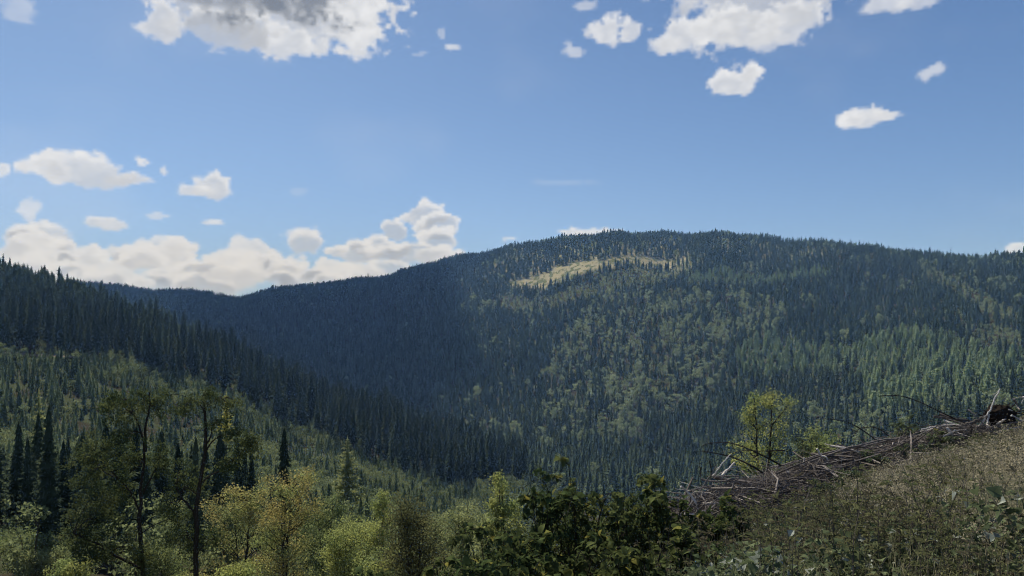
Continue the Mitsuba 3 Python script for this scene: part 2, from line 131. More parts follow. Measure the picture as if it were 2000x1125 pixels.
# ------------------------------------------------------------------ the lie of the land
SURVEY = [  # bearing (degrees right of straight ahead), distance, height above the eye (metres)
    (-52, 4.9, -1.8), (-52, 19.5, -5), (-52, 73.1, -13), (-52, 195, -20), (-52, 406.3, -14), (-52, 650.1, 0), (-52, 975.2, 25),
    (-52, 1950.3, 10), (-52, 4225.7, 20), (-41.2, 4, -1.8), (-41.2, 16, -5.5), (-41.2, 59.8, -15), (-41.2, 159.6, -25), (-41.2, 332.5, -26),
    (-41.2, 452.1, -12), (-41.2, 558.5, -6), (-41.2, 744.7, 22), (-41.2, 930.9, 22), (-41.2, 1462.8, -20), (-41.2, 2925.6, 40), (-41.2, 4255.4, 10),
    (-34, 3.6, -1.9), (-34, 7.2, -3.1), (-34, 14.5, -5.8), (-34, 24.1, -8.8), (-34, 54.3, -16), (-34, 144.7, -28.3), (-34, 301.5, -32),
    (-34, 398, -20), (-34, 470.4, -17.9), (-34, 675.4, 14.3), (-34, 796, 13.4), (-34, 1085.5, -24.3), (-34, 1688.5, -10), (-34, 2653.4, 50),
    (-34, 3859.5, 0), (-29.8, 51.9, -16), (-29.8, 138.3, -29.9), (-29.8, 288.2, -37.1), (-29.8, 380.4, -23.4), (-29.8, 461, -22.1), (-29.8, 599.4, -1.1),
    (-29.8, 714.6, -5), (-29.8, 1037.4, -42.5), (-29.8, 1728.9, 0), (-29.8, 2535.7, 60.8), (-29.8, 3457.8, 0), (-25.3, 3.3, -1.9), (-25.3, 6.6, -3.1),
    (-25.3, 13.3, -6), (-25.3, 22.1, -9), (-25.3, 49.8, -16.5), (-25.3, 132.7, -31.2), (-25.3, 276.5, -43.8), (-25.3, 387, -31.9), (-25.3, 464.4, -25.5),
    (-25.3, 541.8, -18.2), (-25.3, 663.5, -40.5), (-25.3, 995.2, -78.9), (-25.3, 1658.7, -20), (-25.3, 2432.8, 38.6), (-25.3, 3317.4, 0), (-20.3, 48, -17),
    (-20.3, 128, -33.2), (-20.3, 266.6, -50.6), (-20.3, 373.3, -47.2), (-20.3, 458.6, -39.1), (-20.3, 533.3, -41.1), (-20.3, 661.3, -66.9), (-20.3, 959.9, -78.9),
    (-20.3, 1599.8, -40.5), (-20.3, 2399.8, 18.2), (-20.3, 3199.7, 0), (-15.1, 6.2, -3.2), (-15.1, 12.4, -6), (-15.1, 20.7, -9.4), (-15.1, 46.6, -17.3),
    (-15.1, 124.3, -36.4), (-15.1, 227.9, -53.4), (-15.1, 341.8, -62.3), (-15.1, 435, -59.5), (-15.1, 497.2, -61.5), (-15.1, 621.4, -95), (-15.1, 932.2, -100),
    (-15.1, 1553.6, -50.6), (-15.1, 2226.8, 53.6), (-15.1, 3003.6, 0), (-9.6, 45.6, -18), (-9.6, 121.7, -38.8), (-9.6, 223.1, -59.3), (-9.6, 334.7, -71.2),
    (-9.6, 425.9, -73.6), (-9.6, 496.9, -76), (-9.6, 608.5, -115), (-9.6, 912.7, -108), (-9.6, 1521.2, -45.5), (-9.6, 2129.6, 73.6), (-9.6, 2839.5, 0),
    (-3.9, 6, -3.2), (-3.9, 12, -5.8), (-3.9, 20, -9), (-3.9, 45.1, -18.5), (-3.9, 120.3, -42.9), (-3.9, 260.6, -71.9), (-3.9, 350.8, -82.6),
    (-3.9, 451, -89.5), (-3.9, 521.2, -99.9), (-3.9, 621.4, -130), (-3.9, 902, -72.8), (-3.9, 1403.2, 0), (-3.9, 1984.5, 125.5), (-3.9, 2706.1, 20),
    (1.9, 3, -2), (1.9, 6, -3.1), (1.9, 10, -4.6), (1.9, 15, -6.8), (1.9, 25, -11), (1.9, 45, -20), (1.9, 120.1, -48),
    (1.9, 300.2, -84), (1.9, 430.2, -100), (1.9, 560.3, -118.9), (1.9, 750.4, -103.7), (1.9, 1000.6, -50.6), (1.9, 1300.7, 17.5), (1.9, 1851.1, 147.2),
    (1.9, 2501.4, 40), (11.4, 3.1, -1.9), (11.4, 6.1, -2.8), (11.4, 10.2, -4), (11.4, 15.3, -5.3), (11.4, 20.4, -6.4), (11.4, 23.5, -7.4),
    (11.4, 30.6, -11), (11.4, 61.2, -27), (11.4, 153, -60), (11.4, 306.1, -95), (11.4, 459.1, -115), (11.4, 581.5, -126.8), (11.4, 765.2, -86),
    (11.4, 1020.3, -14.8), (11.4, 1377.3, 68.3), (11.4, 1734.4, 159.3), (11.4, 2346.6, 60), (18.6, 3.2, -1.9), (18.6, 6.3, -2.5), (18.6, 10.6, -3.6),
    (18.6, 16.9, -5), (18.6, 23.2, -6.1), (18.6, 26.4, -7), (18.6, 31.7, -9), (18.6, 63.3, -24), (18.6, 126.6, -46), (18.6, 263.8, -75),
    (18.6, 443.2, -95), (18.6, 591, -100.1), (18.6, 791.5, -58.2), (18.6, 1055.3, 0), (18.6, 1371.9, 70.1), (18.6, 1635.7, 135.9), (18.6, 2321.7, 50),
    (25.3, 3.3, -1.9), (25.3, 8.8, -2.8), (25.3, 17.7, -4.5), (25.3, 26.5, -5.7), (25.3, 31, -7.2), (25.3, 36.5, -9), (25.3, 66.3, -21),
    (25.3, 132.7, -40), (25.3, 276.5, -66), (25.3, 442.3, -76.9), (25.3, 663.5, -54.6), (25.3, 884.6, -24.3), (25.3, 1105.8, 14.8), (25.3, 1415.4, 91.5),
    (25.3, 2101, 30), (29.8, 9.2, -2.6), (29.8, 18.4, -4), (29.8, 28.8, -5.4), (29.8, 33.4, -6.2), (29.8, 69.2, -20), (29.8, 138.3, -37),
    (29.8, 288.2, -58), (29.8, 438, -62.8), (29.8, 633.9, -48.2), (29.8, 806.8, -23.6), (29.8, 1037.4, 18.2), (29.8, 1290.9, 64.2), (29.8, 1959.4, 20),
    (34, 3.6, -1.8), (34, 9.6, -2.4), (34, 19.3, -3.5), (34, 30.2, -4.8), (34, 35, -5.6), (34, 43.4, -9), (34, 72.4, -18),
    (34, 144.7, -34), (34, 301.5, -52), (34, 422.1, -55.5), (34, 603.1, -45.5), (34, 784, -21.9), (34, 1025.2, 14.3), (34, 1230.2, 58.5),
    (34, 1929.8, 20), (43.4, 4.1, -1.6), (43.4, 11, -1.8), (43.4, 22, -2.2), (43.4, 34.4, -3.2), (43.4, 82.5, -14), (43.4, 165, -26),
    (43.4, 343.8, -40), (43.4, 481.3, -45), (43.4, 825.1, -10), (43.4, 1306.4, 60), (43.4, 2200.3, 30), (56, 14.3, -1.3), (56, 44.7, -1),
    (56, 107.3, -3), (56, 214.7, -5), (56, 536.7, -5), (56, 1431.2, 50), (56, 3220.3, 40), (0, 1900, 144.8), (0, 2500, 20),
    (3.9, 1824.1, 157.1), (3.9, 2425.5, 20), (7.7, 1786, 161.1), (7.7, 2391.5, 20), (15.1, 1688.3, 151.7), (15.1, 2309.7, 20), (22, 1531.8, 114.9),
    (22, 2179.1, 20), (28.3, 1340.7, 72.4), (28.3, 2022.5, 20), (31.3, 1286.7, 59.3), (31.3, 1988.6, 20), (-7.7, 2078.6, 97.2), (-7.7, 2684.1, 20),
    (-11.4, 2162.9, 71.5), (-11.4, 2775.1, 20), (-17.9, 2312.4, 43), (-17.9, 2943, 20), (-20.7, 2405.1, 27.3), (-20.7, 3046.4, 20), (-24.3, 2414.1, 43),
    (-24.3, 3072.5, 20), (-26.8, 2465.3, 51.9), (-26.8, 3137.7, 20), (90, 4, -1.6), (90, 12, -0.9), (90, 40, 2.8), (90, 120, 12.1),
    (90, 400, 34.6), (90, 1200, 72), (90, 2600, 57.3), (130, 4, -1.6), (130, 12, -0.8), (130, 40, 3.4), (130, 120, 13.8),
    (130, 400, 39.4), (130, 1200, 79.1), (130, 2600, 59.7), (180, 4, -1.6), (180, 12, -1.2), (180, 40, 1), (180, 120, 7),
    (180, 400, 20), (180, 1200, 50), (180, 2600, 50), (-130, 4, -1.6), (-130, 12, -1.9), (-130, 40, -3.2), (-130, 120, -4.8),
    (-130, 400, -13.7), (-130, 1200, -0.5), (-130, 2600, 33.2), (-80, 4, -1.6), (-80, 12, -2.4), (-80, 40, -6.2), (-80, 120, -13.2),
    (-80, 400, -37.6), (-80, 1200, -36.4), (-80, 2600, 21.2), (-62, 4, -1.6), (-62, 12, -2.4), (-62, 40, -6.5), (-62, 120, -14),
    (-62, 400, -40), (-62, 1200, -40), (-62, 2600, 20),
]

S = np.array(SURVEY)


def feat(az, r):
    return np.stack([5.5 * np.cos(az), 5.5 * np.sin(az), 1.0 * np.log(r + 1.0)], -1)


_a = np.radians(S[:, 0])
LAND = RBFInterpolator(feat(_a, S[:, 1]), S[:, 2] / (S[:, 1] + 8), kernel='thin_plate_spline', degree=1, smoothing=0.0)


def height(x, y):
    """Height of the bare ground."""
    x, y = np.asarray(x, float), np.asarray(y, float)
    r = np.maximum(np.hypot(x, y), 0.5)
    z = LAND(feat(np.arctan2(x, y), r).reshape(-1, 3)).reshape(r.shape) * (r + 8) + EYE
    p = np.stack([x, y, 0 * x], -1)
    z = z + (meshkit.fbm(p / 60.0, 3, 2) - 0.5) * np.clip((r - 30) / 60, 0, 1) * 3.0
    return z + (meshkit.fbm(p / 4.0, 3, 3) - 0.5) * np.clip(r / 8, 0, 1) * 0.5

rng = np.random.default_rng(7)
ang = np.unique(np.concatenate([np.arange(-180, -44, 3.0), np.arange(-44, 44.01, 0.3), np.arange(45, 180.1, 3.0)]))
ang = np.radians(ang)
rad = np.concatenate([[0.4], np.exp(np.linspace(math.log(1.0), math.log(3600.0), 340))])
A, R = np.meshgrid(ang, rad, indexing='ij')
X, Y = np.sin(A) * R, np.cos(A) * R
Z = height(X, Y)
gv = np.stack([X, Y, Z], -1).reshape(-1, 3)
na, nr = A.shape
i, j = np.meshgrid(np.arange(na - 1), np.arange(nr - 1), indexing='ij')
k = (i * nr + j).ravel()
quads = np.stack([k, k + 1, k + nr + 1, k + nr], -1)[:, ::-1]
ring0 = np.arange(na) * nr
gv = np.vstack([gv, [[0, 0, float(height(0.0, 0.4))]]])
hub = np.stack([np.full(na - 1, len(gv) - 1), ring0[1:], ring0[:-1]], -1)
gf = np.vstack([quads[:, [0, 1, 2]], quads[:, [0, 2, 3]], hub])
if np.cross(gv[gf[0, 1]] - gv[gf[0, 0]], gv[gf[0, 2]] - gv[gf[0, 0]])[2] < 0:
    gf = gf[:, ::-1]


CLEARING = [[(-14, 1402), (10, 1435), (82, 1429), (165, 1355), (249, 1423), (322, 1384), (310, 1332), (216, 1335), (162, 1295), (128, 1269), (79, 1309), (5, 1371)]]
LARCH = [[(241, 830), (273, 844), (301, 797), (313, 704), (351, 743), (381, 744), (383, 668), (365, 575), (354, 514), (311, 453), (257, 423), (242, 448), (228, 483), (257, 560), (279, 627), (265, 702), (235, 710), (222, 748)],
    [(280, 1221), (345, 1220), (462, 1142), (470, 1089), (379, 1125), (277, 1142)]]
SCRUB = [[(570, 1057), (580, 1012), (533, 879), (509, 786), (483, 720), (450, 695), (490, 816), (521, 943)],
    [(-22, 1334), (75, 1237), (124, 1225), (162, 1263), (305, 1331), (291, 1250), (171, 1153), (100, 1139), (-17, 1241)],
    [(410, 691), (441, 688), (418, 620), (385, 577), (375, 597)]]
MIXED = [[(30, 902), (112, 1109), (212, 1125), (345, 1066), (337, 925), (295, 841), (257, 885), (192, 713), (140, 692), (94, 699), (40, 735)],
    [(232, 614), (232, 458), (268, 402), (247, 370), (201, 497)],
    [(41, 752), (115, 684), (105, 625), (35, 641)]]



def inside(polys, x, y):
    m = np.zeros(np.shape(x), bool)
    for p in polys:
        m |= contains_xy(Polygon(p).buffer(0), x, y)
    return m


# ---- ground: heather-brown litter, grass, straw-coloured clear-fell
CF = Polygon(CLEARING[0]).buffer(-18)
cfx, cfy = np.mean(CLEARING[0], axis=0)


def ground_colour(p, n, uv):
    big = mikit.fbm(p.x / 9.0, p.y / 9.0, 0.0, 4)
    small = mikit.fbm(p.x * 1.3, p.y * 1.3, p.z * 1.3, 3)
    litter = mikit.mix([0.034, 0.031, 0.022], [0.050, 0.060, 0.032], mikit.smoothstep(0.35, 0.65, big))
    far = mikit.smoothstep(1300, 1335, p.y + 0.12 * p.x) * mikit.smoothstep(-70, 0, p.x)      # dead grass and brash on the clear-felled shoulder
    straw = mikit.mix([0.235, 0.215, 0.135], [0.09, 0.105, 0.052], mikit.smoothstep(0.40, 0.66, mikit.fbm(p.x / 6.0, p.y / 14.0, 3.0, 4)))
    turf = mikit.mix([0.135, 0.132, 0.090], [0.080, 0.098, 0.055], mikit.smoothstep(0.4, 0.65, mikit.fbm(p.x, p.y, 0.0, 4)))
    litter = mikit.mix(turf, litter, mikit.smoothstep(26.0, 34.0, dr.sqrt(p.x * p.x + p.y * p.y)))
    return mikit.mix(litter, straw, far) * (0.65 + 0.7 * small)


scene['ground_soil'] = {'type': 'twosided', 'bsdf': {'type': 'diffuse', 'reflectance': mikit.proc(ground_colour)}}
scene['ground'] = mikit.ply((gv, gf), 'ground_soil', smooth=True)
labels['ground'] = {'label': 'hilly ground of the valley, knoll and far slope under the forest', 'kind': 'structure'}


# ---- foliage materials: real-world dark greens, varied from tree to tree
def leaf_colour(a, b, cell):
    def fn(p, n, uv):
        c = mikit.noise(p.x / cell + 3.3, p.y / cell, 0.5)
        f = mikit.noise(p.x * 1.9, p.y * 1.9, p.z * 1.9)
        return mikit.mix(a, b, mikit.smoothstep(0.15, 0.85, c)) * (0.7 + 0.6 * f)
    return mikit.proc(fn)


def foliage(name, a, b, cell=5.0, trans=0.5, rough=0.7):
    scene[name] = {'type': 'principledthin', 'base_color': leaf_colour(a, b, cell), 'roughness': rough, 'diff_trans': trans, 'eta': 1.3}


foliage('spruce_needles', [0.040, 0.068, 0.042], [0.125, 0.160, 0.096], 6, 0.7)
foliage('old_needles', [0.030, 0.050, 0.034], [0.082, 0.108, 0.068], 6, 0.6)
foliage('young_needles', [0.060, 0.098, 0.058], [0.260, 0.310, 0.160], 7, 1.0)
foliage('larch_needles', [0.205, 0.275, 0.150], [0.310, 0.380, 0.215], 6, 0.9)
foliage('shrub_leaves', [0.085, 0.120, 0.060], [0.230, 0.265, 0.130], 3, 1.0)
foliage('birch_leaves', [0.165, 0.215, 0.118], [0.285, 0.335, 0.190], 6, 1.0)
scene['spruce_bark'] = {'type': 'twosided', 'bsdf': {'type': 'diffuse', 'reflectance': rgb(0.075, 0.062, 0.052)}}
scene['birch_bark'] = {'type': 'twosided', 'bsdf': {'type': 'diffuse', 'reflectance': rgb(0.30, 0.28, 0.25)}}


# ---- tree builders
class Soup:
    def __init__(self):
        self.v, self.f, self.n = [], [], 0

    def add(self, v, f):
        v = np.asarray(v, float)
        self.f.append(np.asarray(f, int) + self.n)
        self.v.append(v)
        self.n += len(v)

    def mesh(self):
        return np.vstack(self.v), np.vstack(self.f)


def limb(s, pts, radii, sides=6, cap=True):
    """A tapered tube along the points."""
    p, q = np.asarray(pts, float), np.broadcast_to(radii, (len(pts),)).astype(float)
    t = np.gradient(p, axis=0)
    t /= np.linalg.norm(t, axis=1, keepdims=True) + 1e-9
    a = np.cross(t, [0.31, 0.17, 0.93])
    bad = np.linalg.norm(a, axis=1) < 0.2
    a[bad] = np.cross(t[bad], [1.0, 0.1, 0])
    a /= np.linalg.norm(a, axis=1, keepdims=True)
    for c in range(1, len(a)):                                   # keep the rings from twisting
        a[c] = a[c - 1] - t[c] * (a[c - 1] @ t[c])
        a[c] /= np.linalg.norm(a[c]) + 1e-9
    b = np.cross(t, a)
    w = np.arange(sides) * 2 * np.pi / sides
    v = p[:, None] + q[:, None, None] * (np.cos(w)[None, :, None] * a[:, None] + np.sin(w)[None, :, None] * b[:, None])
    ii, jj = np.meshgrid(np.arange(len(p) - 1), np.arange(sides), indexing='ij')
    k = ii * sides
    q4 = np.stack([k + jj, k + (jj + 1) % sides, k + sides + (jj + 1) % sides, k + sides + jj], -1).reshape(-1, 4)
    f = [q4[:, [0, 1, 2]], q4[:, [0, 2, 3]]]
    v = v.reshape(-1, 3)
    if cap:
        e = (len(p) - 1) * sides
        f.append(np.array([[e, e + m, e + m + 1] for m in range(1, sides - 1)]))
        f.append(np.array([[0, m + 1, m] for m in range(1, sides - 1)]))
    s.add(v, np.vstack(f))


def tiers(s, h, width, n, pts, g, base, power, fill, hang=0.9):
    """Ragged skirts of foliage round the stem, one above the other."""
    for q in range(n):
        t0 = base + (1 - base) * q / n
        t1 = min(1.0, t0 + (1 - base) / n * 1.75 + 0.01)
        r = width * fill * min(1.0, (1 - t0) * 1.02 + 0.01) ** power
        w = np.arange(pts) * 6.283 / pts + g.uniform(0, 6.28)
        jag = np.where(np.arange(pts) % 2 == 0, g.uniform(0.85, 1.25, pts), g.uniform(0.45, 0.75, pts))
        low = np.where(np.arange(pts) % 2 == 0, -0.10, 0.06) * r * hang + g.uniform(-.08, .08, pts) * r
        ring = np.stack([np.cos(w) * r * jag, np.sin(w) * r * jag, t0 * h + low], 1)
        s.add(np.vstack([ring, [[0, 0, t1 * h]]]), [[k, (k + 1) % pts, pts] for k in range(pts)])


def conifer(h, width, levels, per, detail, g, base=0.1, droop=0.28, power=0.75, gap=0.0, fill=0.62, skirts=8, pts=8):
    """Ragged skirts of foliage with whorls of drooping fronds standing out of them, on a straight stem: (crown, trunk)."""
    s = Soup()
    tiers(s, h, width, skirts, pts, g, base + .02, power, fill)
    off = g.uniform(0, 6.28)
    for lv in range(levels):
        t = base + (1 - base) * (lv + g.uniform(0, 0.9)) / levels
        prof = width * min(1.0, (1 - t) * 1.02 + 0.015) ** power * (0.55 + 0.45 * min(1, (t - base) / 0.12 + 0.3))
        if g.random() < gap:
            continue
        m = max(3, int(per * (0.55 + 0.45 * (1 - t)) + g.random()))
        for k in range(m):
            a = off + lv * 2.4 + (k + g.uniform(-0.3, 0.3)) * 6.283 / m
            L = prof * g.uniform(0.68, 1.2)
            u = np.array([math.cos(a), math.sin(a), 0]); w = np.array([-u[1], u[0], 0])
            z = t * h
            up = 0.40 * t - 0.02 + g.uniform(-0.06, 0.06)
            dr_ = droop * (1 - 0.75 * t) * g.uniform(0.6, 1.3)
            root = np.array([0, 0, z])
            mid = root + u * L * 0.55 + [0, 0, L * (up * 0.6 - dr_ * 0.25)]
            tip = root + u * L + [0, 0, L * (up - dr_)]
            hw = L * 0.26 + 0.03 * width
            dn = np.array([0, 0, -hw * 0.35])
            if detail < 2:
                s.add([root, mid + w * hw + dn, mid - w * hw + dn, tip], [[0, 1, 2], [1, 3, 2]])
            else:
                s.add([root, mid + w * hw * 0.5 + dn * .7, mid, mid - w * hw * 0.5 + dn * .7, tip], [[0, 1, 2], [0, 2, 3], [1, 4, 2], [2, 4, 3]])
                for q in (0.34, 0.58, 0.82):
                    c = root + (mid - root) * min(1, q / 0.55) + (tip - mid) * max(0, (q - 0.55) / 0.45)
                    for sg in (-1, 1):
                        if g.random() < 0.12:
                            continue
                        l2 = hw * 1.5 * (1.1 - 0.55 * q) * g.uniform(0.7, 1.2)
                        tw = c + w * sg * l2 * 0.75 + u * l2 * 0.55 + [0, 0, -l2 * g.uniform(0.15, 0.7)]
                        s.add([c - u * l2 * 0.3, tw, c + u * l2 * 0.35 + [0, 0, -.02]], [[0, 1, 2]])
    top = np.array([0, 0, h])
    for k in range(3):
        a = k * 2.09
        e = np.array([math.cos(a), math.sin(a), 0]) * width * 0.06
        s.add([top + [0, 0, 0.03 * h], top - [0, 0, 0.07 * h] + e, top - [0, 0, 0.07 * h] - e * .4], [[0, 1, 2]])
    tr = Soup()
    limb(tr, [[0, 0, -0.6], [0, 0, h * .5], top], [0.013 * h, 0.009 * h, 0.002 * h], 5 if detail else 3, False)
    return s.mesh(), tr.mesh()


def turned(n, size, g, up=0.35):
    """n random leaf-like diamonds around the origin: vertices (n, 4, 3)."""
    nrm = g.normal(0, 1, (n, 3)); nrm[:, 2] += up * 2
    nrm /= np.linalg.norm(nrm, axis=1, keepdims=True)
    a = np.cross(nrm, g.normal(0, 1, (n, 3))); a /= np.linalg.norm(a, axis=1, keepdims=True)
    b = np.cross(nrm, a)
    sz = size * g.uniform(0.65, 1.3, (n, 1))
    return np.stack([-a * sz, b * sz * 0.62 + nrm * sz * .12, a * sz, -b * sz * 0.62 + nrm * sz * .12], 1)


def diamonds(centres, size, g, up=0.35):
    q = turned(len(centres), size, g, up) + centres[:, None]
    k = np.arange(len(centres))[:, None] * 4
    return q.reshape(-1, 3), np.vstack([k + [0, 1, 2], k + [0, 2, 3]])


def clumpy(h, w, n, size, g, base=0.25, clumps=14, spread=0.22, top=0.55):
    """A broadleaved crown: leaf diamonds gathered in clumps within an egg, and its trunk with limbs."""
    cz = g.uniform(base, 1.0, clumps)
    rr = w * np.sqrt(np.clip(1 - ((cz - top) / np.where(cz > top, 1.02 - top, top - base + .12)) ** 2, 0.02, 1))
    aa = g.uniform(0, 6.283, clumps)
    q = np.sqrt(g.uniform(0.15, 1, clumps))
    C = np.stack([np.cos(aa) * rr * q, np.sin(aa) * rr * q, cz * h], 1)
    who = g.integers(0, clumps, n)
    sp = spread * w * g.uniform(0.7, 1.4, clumps)
    off = g.normal(0, 1, (n, 3)); off /= np.linalg.norm(off, axis=1, keepdims=True)
    off *= (sp[who] * g.uniform(0.3, 1, n) ** 0.5 * 1.5)[:, None]; off[:, 2] *= 0.75
    crown = diamonds(C[who] + off, size, g)
    tr = Soup()
    limb(tr, [[0, 0, -.4], [g.normal(0, .02) * h, g.normal(0, .02) * h, h * .45], [g.normal(0, .03) * h, 0, h * .93]], [.016 * h, .01 * h, .002 * h], 5, False)
    for c in C[:: max(1, clumps // 7)]:
        z0 = max(base * .5 * h, c[2] - 0.2 * h)
        limb(tr, [[0, 0, z0], c * [.5, .5, 1] - [0, 0, .06 * h], c], [.006 * h, .004 * h, .0015 * h], 4, False)
    return crown, tr.mesh()


MODELS = {}


def model(kind, key, crown, trunk, leaf, bark='spruce_bark', single=False):
    """A shapegroup of one tree; single: crown and stem are not told apart at that distance."""
    group = {'type': 'shapegroup'}
    if single:
        group['crown'] = mikit.ply(crown, leaf)
    else:
        group['crown'] = mikit.ply(crown, leaf)
        group['trunk'] = mikit.ply(trunk, bark)
    scene[key] = group
    MODELS.setdefault(kind, []).append(key)


g = np.random.default_rng(11)
for v in range(6):   # scaled to each tree's height
    model('spruce_near', f'spruce_model_{v}', *conifer(20, g.uniform(3.1, 3.9), 26, 7, 2, g, base=g.uniform(0.14, 0.3), gap=0.06, skirts=14, pts=10, power=g.uniform(.55, .75)), 'old_needles')
    model('spruce_mid', f'spruce_mid_model_{v}', *conifer(20, g.uniform(4.6, 6.0), 15, 7, 1, g, base=0.1, skirts=7, power=g.uniform(.5, .78), fill=.5), 'spruce_needles', single=True)
    model('spruce_far', f'spruce_far_model_{v}', *conifer(20, g.uniform(4.8, 6.2), 7, 5, 0, g, base=0.08, skirts=4, fill=.62, power=g.uniform(.5, .78)), 'spruce_needles', single=True)
    model('young', f'young_spruce_model_{v}', *conifer(5, g.uniform(1.25, 1.7), 13, 6, 2, g, base=0.02, droop=0.06, power=0.85, skirts=7, fill=.5), 'young_needles')
    model('larch', f'larch_model_{v}', *conifer(16, g.uniform(4.4, 5.4), 17, 8, 1, g, base=0.06, droop=0.1, power=0.5, skirts=6, fill=.5), 'larch_needles')
    model('larch_one', f'larch_mass_model_{v}', *conifer(16, g.uniform(4.4, 5.4), 12, 7, 1, g, base=0.06, droop=0.1, power=0.72, skirts=6, fill=.5), 'larch_needles', single=True)
    model('birch', f'birch_model_{v}', *clumpy(13, g.uniform(2.6, 3.4), 320, 0.45, g, clumps=9, spread=.33), 'birch_leaves', 'birch_bark')
    model('birch_one', f'birch_mass_model_{v}', *clumpy(13, g.uniform(2.6, 3.4), 130, 0.65, g, clumps=7, spread=.33), 'birch_leaves', single=True)
    model('shrub', f'shrub_model_{v}', *clumpy(4, g.uniform(1.2, 1.7), 620, 0.12, g, base=0.04, clumps=16, spread=.3), 'shrub_leaves', 'spruce_bark')
MODELS['half'] = MODELS['spruce_near']
HEIGHT_OF = dict(spruce_near=20, spruce_mid=20, spruce_far=20, young=5, larch=16, larch_one=16, birch=13, birch_one=13, shrub=4, half=20)

# ---- where the trees stand: a jittered planting over everything the knoll overlooks
NEAR_EDGE = ([-45, -34, -26, -18, -12, -8, -3, 1], [760, 720, 640, 560, 530, 545, 565, 560])   # foot of the left slope, by bearing
OLD_EDGE = ([-45, -34, -26, -20, -15, -11, -7.7, -3.9, -1.5, 2, 7], [400, 385, 392, 395, 375, 345, 332, 345, 385, 420, 440])   # lower edge of the old stand


def jitter(r0, r1, step, half=37.5):
    n = int(2 * r1 / step)
    q = (np.arange(n) - n / 2) * step
    x, y = np.meshgrid(q, q[q > 0])
    x, y = x + rng.uniform(-.45, .45, x.shape) * step, y + rng.uniform(-.45, .45, x.shape) * step
    r, a = np.hypot(x, y), np.degrees(np.arctan2(x, y))
    m = (r > r0) & (r < r1) & (np.abs(a) < half)
    return x[m], y[m]


hz_r = np.exp(np.linspace(math.log(60), math.log(2600), 260))
hz_a = np.radians(np.arange(-40, 40.01, 0.5))
HA, HR = np.meshgrid(hz_a, hz_r, indexing='ij')
hz = np.maximum.accumulate((height(np.sin(HA) * HR, np.cos(HA) * HR) - EYE) / HR, axis=1)


def seen(x, y, top):
    """Not wholly behind a nearer rise of the ground."""
    r, a = np.hypot(x, y), np.arctan2(x, y)
    ia = np.clip(np.round((a - hz_a[0]) / (hz_a[1] - hz_a[0])).astype(int), 0, len(hz_a) - 1)
    ir = np.clip(np.searchsorted(hz_r, r * 0.975) - 1, 0, len(hz_r) - 1)
    return (top - EYE) / r > hz[ia, ir] - 0.002


trees = []          # (kind, x, y, z, height, width factor)


def plant(kind, x, y, h, keep=None):
    z = height(x, y)
    m = seen(x, y, z + h)
    if keep is not None:
        m &= keep
    for a in zip(x[m], y[m], z[m], np.broadcast_to(h, x.shape)[m]):
        trees.append((kind, *a))


def patch(x, y, size, seed):
    return meshkit.fbm(np.stack([x / size, y / size, 0 * x], -1), 3, seed)


for r0, r1, step in ((330, 900, 6.6), (900, 1400, 7.0), (1400, 2350, 7.6)):
    x, y = jitter(r0, r1, step)
    r, a = np.hypot(x, y), np.degrees(np.arctan2(x, y))
    near = (r < np.interp(a, *NEAR_EDGE)) & (a < 1)
    old = near & (r > np.interp(a, *OLD_EDGE) + 70 * (patch(x, y, 35, 41) - .5))
    far = ~near & ((r > 395) | (a > 12)) & (r > np.interp(a, [1, 5, 12, 25, 35], [430, 400, 370, 330, 330]))
    clear = inside(CLEARING, x, y)
    larch, scrub, mixed = inside(LARCH, x, y), inside(SCRUB, x, y), inside(MIXED, x, y)
    u, tone = rng.random(x.shape), patch(x, y, 24, 4)
    hs = np.clip(rng.normal(13.2, 3.0, x.shape) + 5 * (patch(x, y, 160, 8) - .5), 6, 24)
    birch = far & ~clear & ~larch & (u < np.where(scrub, 0.75, np.where(mixed, np.where(tone > 0.54, 0.5, 0.14), np.where((tone > .66) & (a > -4), .3, .006))))
    lar = far & larch & (u < 0.8)
    spr = far & ~clear & ~birch & ~lar & (rng.random(x.shape) < np.where(patch(x, y, 22, 51) < .36, .45, .97))
    plant('spruce_near', x[old], y[old], np.clip(hs[old] * 1.1 + 5.5, 12, 27), rng.random(old.sum()) < 0.9)
    plant('spruce', x[spr], y[spr], np.where(scrub | mixed, hs * .86, hs)[spr])
    plant('larch', x[lar], y[lar], hs[lar] * .85)
    plant('birch', x[birch], y[birch], np.where(scrub, 7, 12.5)[birch] * rng.uniform(.75, 1.25, birch.sum()))
    thin = clear & (u < 0.05 + 0.45 * np.clip((tone - .45) * 3, 0, 1))
    plant('bush', x[thin], y[thin], rng.uniform(1.5, 4, thin.sum()))

x, y = jitter(47, 470, 2.7)
r, a = np.hypot(x, y), np.degrees(np.arctan2(x, y))
regen = (r < np.interp(a, *OLD_EDGE) + 30) & (a < np.interp(r, [47, 75, 200, 470], [6, 4, 2, 5]))
road_near = (np.abs(y - 332) < 11) & (np.abs(x + 206) < 24)
tone, gaps, u = patch(x, y, 30, 14), patch(x, y, 17, 15), rng.random(x.shape)
yo = regen & (gaps > 0.24) & (u < .88) & (r > 92) & (tone < .64) & ~road_near
pale = regen & ~yo & ~road_near & (tone > 0.43) & (u > np.where((r < 90) & (a < -17), .72, .3))
plant('young', x[yo], y[yo], (rng.gamma(7, .65, x.shape) + 6 * (tone - .5))[yo].clip(1.8, 9.5))
plant('shrub', x[pale], y[pale], rng.uniform(2.2, 5.5, pale.sum()) + np.where(r[pale] > 110, 1.5, 0))

